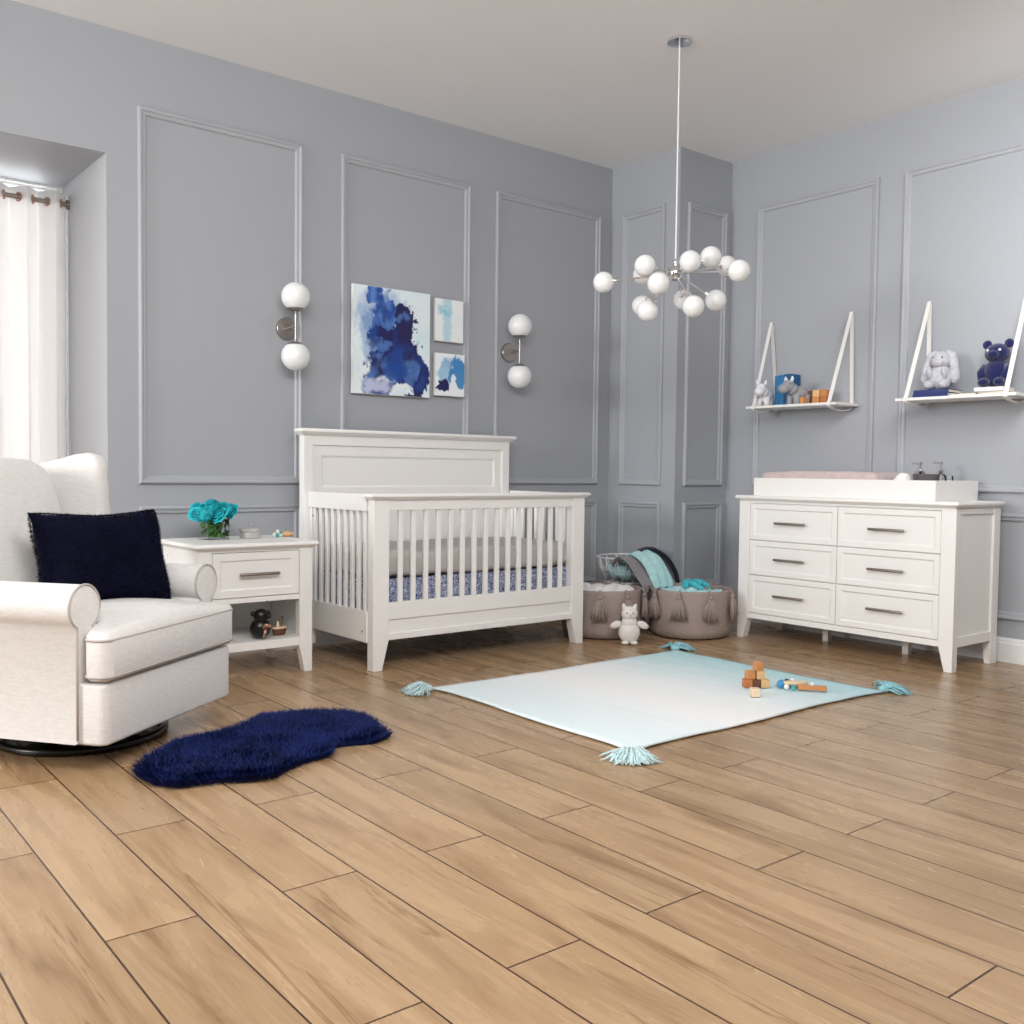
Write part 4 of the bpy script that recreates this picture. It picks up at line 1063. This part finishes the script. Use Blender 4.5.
def art_big(u, v):
    c = mixc(WHT, lin((218, 240, 248)), max(0, min(1, .5 + .5 * fbm(u * 3, v * 3, 1))))
    c = mixc(c, PAL, .85 * blob(u, v, .19, .60, .14, .26, .6, 2, .4))
    c = mixc(c, MID, .5 * blob(u, v, .20, .68, .09, .12, .8, 22, .5))
    c = mixc(c, LAV, .6 * blob(u, v, .16, .88, .12, .1, .6, 4, .4))
    c = mixc(c, PAL, .7 * blob(u, v, .54, .86, .17, .10, .7, 5, .5))
    st = max(0, min(1, .5 + .7 * fbm(u * 14, v * 5, 7)))
    c = mixc(c, mixc(ROY, MID, st), blob(u, v, .27, .91, .14, .1, .5, 8, .14))
    c = mixc(c, mixc(ROY, MID, max(0, min(1, .45 + .8 * fbm(u * 9, v * 5, 9)))), blob(u, v, .43, .64, .19, .28, .45, 10, .18))
    c = mixc(c, mixc(DNV, NAV, max(0, min(1, .5 + .5 * fbm(u * 5, v * 5, 3)))), blob(u, v, .655, .66, .13, .23, .55, 11, .05))
    c = mixc(c, mixc(NAV, ROY, max(0, min(.8, .08 + .6 * fbm(u * 6, v * 4, 13)))), blob(u, v, .50, .41, .29, .24, .4, 12, .06))
    c = mixc(c, mixc(NAV, ROY, max(0, min(.8, .2 + .6 * fbm(u * 7, v * 5, 33)))), blob(u, v, .80, .20, .18, .24, .4, 14, .05))
    c = mixc(c, mixc(NAV, MID, max(0, min(1, .4 + .6 * fbm(u * 8, v * 8, 15)))), blob(u, v, .33, .15, .2, .17, .4, 16, .12))
    for (a, b, rx, ry, k, sd) in STROKES:
        q = {'R': ROY, 'M': MID, 'N': NAV, 'D': DNV}[k]
        if abs(u - a) < rx * 2.2 and abs(v - b) < ry * 2.2 and (u - .5) ** 2 * 7 + (v - .45) ** 2 * 4 < 1.1:
            c = mixc(c, q, .62 * blob(u, v, a, b, rx, ry, .6, sd, .4))
    c = mixc(c, ROY, .8 * blob(u, v, .55, .23, .13, .10, .4, 17, .2))
    c = mixc(c, LAV, .85 * blob(u, v, .34, .085, .16, .05, .8, 18, .6))
    c = mixc(c, WHT, .55 * blob(u, v, .40, .14, .10, .02, .9, 28, .6))
    c = mixc(c, WHT, .95 * blob(u, v, .66, .065, .11, .03, .8, 19, .2))
    c = mixc(c, NAV, blob(u, v, .80, .01, .14, .035, .5, 20, .05))
    sp = noise.noise(Vector((u * 60, v * 60, 3)))
    if sp > .62 and u > .68 and .3 < v < .9: c = mixc(c, ROY, .7)
    return c
def art_a(u, v):
    c = mixc(lin((246, 248, 248)), lin((236, 246, 250)), .5 + .5 * fbm(u * 3, v * 3, 1))
    k = (1 - sm(.10, .20, abs(u - .42) + .05 * fbm(u * 8, v * 8, 2)))
    c = mixc(c, lin((170, 214, 230)), .7 * k)
    c = mixc(c, lin((120, 196, 222)), .75 * blob(u, v, .33, .70, .2, .12, .5, 3, .5))
    return c
def art_b(u, v):
    c = lin((242, 249, 252))
    c = mixc(c, lin((150, 194, 224)), .9 * blob(u, v, .35, .55, .3, .28, .35, 5, .15))
    c = mixc(c, lin((140, 180, 214)), .6 * blob(u, v, .6, .8, .35, .14, .4, 6, .4))
    c = mixc(c, lin((70, 140, 202)), blob(u, v, .80, .56, .38, .30, .35, 7, .06))
    c = mixc(c, lin((240, 247, 250)), blob(u, v, .64, .34, .12, .17, .2, 8, .06))
    c = mixc(c, lin((76, 142, 200)), blob(u, v, .86, .36, .13, .22, .2, 9, .06))
    c = mixc(c, NAV, blob(u, v, .27, .24, .21, .15, .4, 10, .05))
    return c
def canvas(label, x0, x1, z0, z1, fn, nu, nv):
    t = thing('wall_canvas', label, 'painting', ((x0 + x1) / 2, -.006, (z0 + z1) / 2), 0, 'blue abstract canvases above the crib')
    w_, h_ = x1 - x0, z1 - z0; th = .022
    b = MB().box(-w_ / 2, w_ / 2, -th, 0, -h_ / 2, h_ / 2).obj('canvas', M['whitebk'], t, smooth=False, bevel=.001)
    m = MB()
    m.grid(lambda a, c: (-w_ / 2 + .0015 + (w_ - .003) * a, -th - .0008, -h_ / 2 + .0015 + (h_ - .003) * c), nu, nv)
    o = m.obj('painted_face', M['paint'], t, smooth=False)
    at = o.data.color_attributes.new('paint', 'FLOAT_COLOR', 'POINT')
    k = 0; buf = []
    for i in range(nu + 1):
        for j in range(nv + 1): buf += [*fn(i / nu, j / nv), 1.]
    at.data.foreach_set('color', buf)
    return t
# the canvases hang off the mouldings, so they stand 2 cm off the plaster
for args in (('large square-ish abstract canvas with a navy splash above the crib', -2.584, -2.058, 1.430, 2.048, art_big, 170, 200),
             ('small pale abstract canvas with one aqua stripe, top right of the group', -2.020, -1.812, 1.778, 2.033, art_a, 50, 60),
             ('small abstract canvas of blue brush strokes, below the aqua-striped one', -2.018, -1.800, 1.449, 1.706, art_b, 60, 66)):
    t = canvas(*args)
    t.location.y = -.022 if args[1] > -2.0 else -.012
# ------------------------------------------------------------------ chandelier
HUB = Vector((-1.714, -1.672, 1.977))
CH = thing('chandelier', 'chrome sputnik chandelier with frosted white globes hanging above the rug', 'chandelier', HUB)
MB().ell((0, 0, 0), .040, n=28, m=18).ell((0, 0, .052), (.014, .014, .018)).cyl((0, 0, .03), (0, 0, .06), .012, n=16).obj('hub', M['chrome'], CH)
MB().cyl((0, 0, .05), (0, 0, CEIL - HUB.z - .02), .0042, n=10).obj('cord', M['wire'], CH)
MB().lathe([(.06, CEIL - HUB.z - .001), (.06, CEIL - HUB.z - .015), (.02, CEIL - HUB.z - .028), (.006, CEIL - HUB.z - .03)], 28).obj('canopy', M['chrome'], CH)
GLOBES = [(-0.199, 0.299, -0.028), (-0.129, 0.082, 0.031), (0.074, 0.289, 0.043), (-0.199, -0.074, -0.086), (0.067, 0.286, -0.114), (-0.123, 0.065, -0.189), (-0.018, -0.11, 0.037), (0.161, -0.086, 0.088), (0.388, -0.001, 0.088), (0.1, -0.31, -0.022), (0.259, 0.175, -0.077), (-0.022, -0.138, -0.181), (0.176, -0.11, -0.126)]
for (x, y, z) in GLOBES:
    v = Vector((x, y, z)); d = v.normalized()
    g = MB().ell(v, .0525, n=30, m=20).obj('globe', M['opal'], CH, ang=180)
    MB().cyl(d * .03, v - d * .05, .0043, n=8).cyl(v - d * .066, v - d * .045, .010, .015, n=14).obj('arm', M['satin'], CH)
# ------------------------------------------------------------------ curtain and rod
RODY = .66; RODZ = 2.388
rod = thing('curtain_rod', 'dark metal curtain rod across the window recess', 'curtain rod', (-4.82, RODY, RODZ))
MB().cyl((XR0 + 4.82 + .002, 0, 0), (XL + 4.82 - .002, 0, 0), .0125, n=14).obj('pole', M['rod'], rod)
MB().cyl((XL + 4.82 - .012, 0, 0), (XL + 4.82 - .001, 0, 0), .026, n=18).cyl((XR0 + 4.82 + .001, 0, 0), (XR0 + 4.82 + .012, 0, 0), .026, n=18).obj('bracket', M['rod'], rod)
def curtain(label, x0, x1, nf, ph):
    t = thing('curtain', label, 'curtain', ((x0 + x1) / 2, RODY, 0))
    def fn(u, v):
        x = (u - .5) * (x1 - x0)
        z = .02 + (RODZ + .055 - .02) * v
        a = 2 * PI * nf * u + ph
        amp = .052 * (1 - .25 * (1 - v)) * (1 + .15 * math.sin(3 * u + 2 * v))
        return (x + .012 * math.sin(a * 2) * (1 - v * .5), amp * math.sin(a) + .008 * math.sin(6 * u + 4 * v), z + .003 * math.sin(a))
    MB().grid(fn, nf * 22, 30).obj('fabric', M['curt'], t, ang=180, solid=.003)
    for k in range(nf * 2 + 1):
        u = (k * PI - ph) / (2 * PI * nf)
        if u < .01 or u > .99: continue
        x = (u - .5) * (x1 - x0)
        sg = 1 if k % 2 == 0 else -1
        dirv = Vector(((x1 - x0) / nf * .16, sg * .052, 0)).normalized()
        pts = []
        ax = Vector((-dirv.y, dirv.x, 0))
        for i in range(20):
            b = 2 * PI * i / 20
            pts.append(Vector((x, 0, RODZ)) + dirv * .021 * math.cos(b) + Vector((0, 0, .021 * math.sin(b))))
        MB().tube(pts, .0045, 8, closed=True).obj('grommet', M['copper'], t, ang=180)
    return t
curtain('white eyelet curtain hanging from the rod in the window recess', -4.62, -3.935, 5, .9)
# ------------------------------------------------------------------ light
wd = bpy.data.worlds.new('world'); SC.world = wd; wd.use_nodes = True
wn = wd.node_tree; bg = wn.nodes['Background']; bg.inputs[0].default_value = (1, 1, 1, 1)
# overcast sky: bright on the garden side of the window (+y), dim studio surroundings elsewhere
wt = wn.nodes.new('ShaderNodeTexCoord'); wsp = wn.nodes.new('ShaderNodeSeparateXYZ'); wn.links.new(wt.outputs['Generated'], wsp.inputs[0])
wr = wn.nodes.new('ShaderNodeMapRange'); wr.interpolation_type = 'SMOOTHSTEP'
for k, v in enumerate((.45, .8, .28, 2.2)): wr.inputs[1 + k].default_value = v
wn.links.new(wsp.outputs['Y'], wr.inputs[0]); wn.links.new(wr.outputs[0], bg.inputs[1])
def area(name, loc, target, sx_, sy_, power, col=(1, 1, 1)):
    l = bpy.data.lights.new(name, 'AREA'); l.shape = 'RECTANGLE'; l.size = sx_; l.size_y = sy_; l.energy = power; l.color = col
    o = bpy.data.objects.new(name, l); COL.objects.link(o); o.location = loc
    o.rotation_euler = (Vector(target) - Vector(loc)).to_track_quat('-Z', 'Y').to_euler()
    return o
area('window_daylight', (-9.5, -.9, 2.2), (0, -1.9, 1.0), 1.8, 1.5, 205, (1, 1, 1))
area('overhead_softbox', (-4.5, -3.9, 3.04), (-2.9, -.9, .4), 2.6, 1.6, 150, (1, 1, 1))
wl = area('added_wall_fill', (-1.5, -3.5, 2.5), (0, -2.75, 1.95), .7, .7, 8.5, (1, 1, 1)); wl.data.spread = R(105)  # unseen fill light, added to brighten the near end of the right wall
area('recess_daylight', (-4.7, 1.15, 1.6), (-4.7, 0, 1.6), 2.4, 2.6, 95, (1, 1, 1))
# ------------------------------------------------------------------ camera
cam = bpy.data.cameras.new('camera'); co = bpy.data.objects.new('camera', cam); COL.objects.link(co)
SC.camera = co
f = 977.962; cam.sensor_fit = 'HORIZONTAL'; cam.sensor_width = 36.0; cam.lens = f / 1024 * 36.0
yaw, pit, rol = R(38.7323), R(2.43095), R(.677906)
fw = Vector((math.sin(yaw) * math.cos(pit), math.cos(yaw) * math.cos(pit), -math.sin(pit)))
rt = Vector((math.cos(yaw), -math.sin(yaw), 0)); up = rt.cross(fw)
r2 = rt * math.cos(rol) + up * math.sin(rol); u2 = -rt * math.sin(rol) + up * math.cos(rol)
mtx = Matrix((r2, u2, -fw)).transposed().to_4x4(); mtx.translation = Vector((-5.36226, -4.96062, .99957))
co.matrix_world = mtx
cam.clip_start = .05
vs_ = SC.view_settings
vs_.view_transform = 'Standard'; vs_.look = 'None'; vs_.gamma = 1.0; vs_.exposure = 0.15; vs_.use_curve_mapping = False
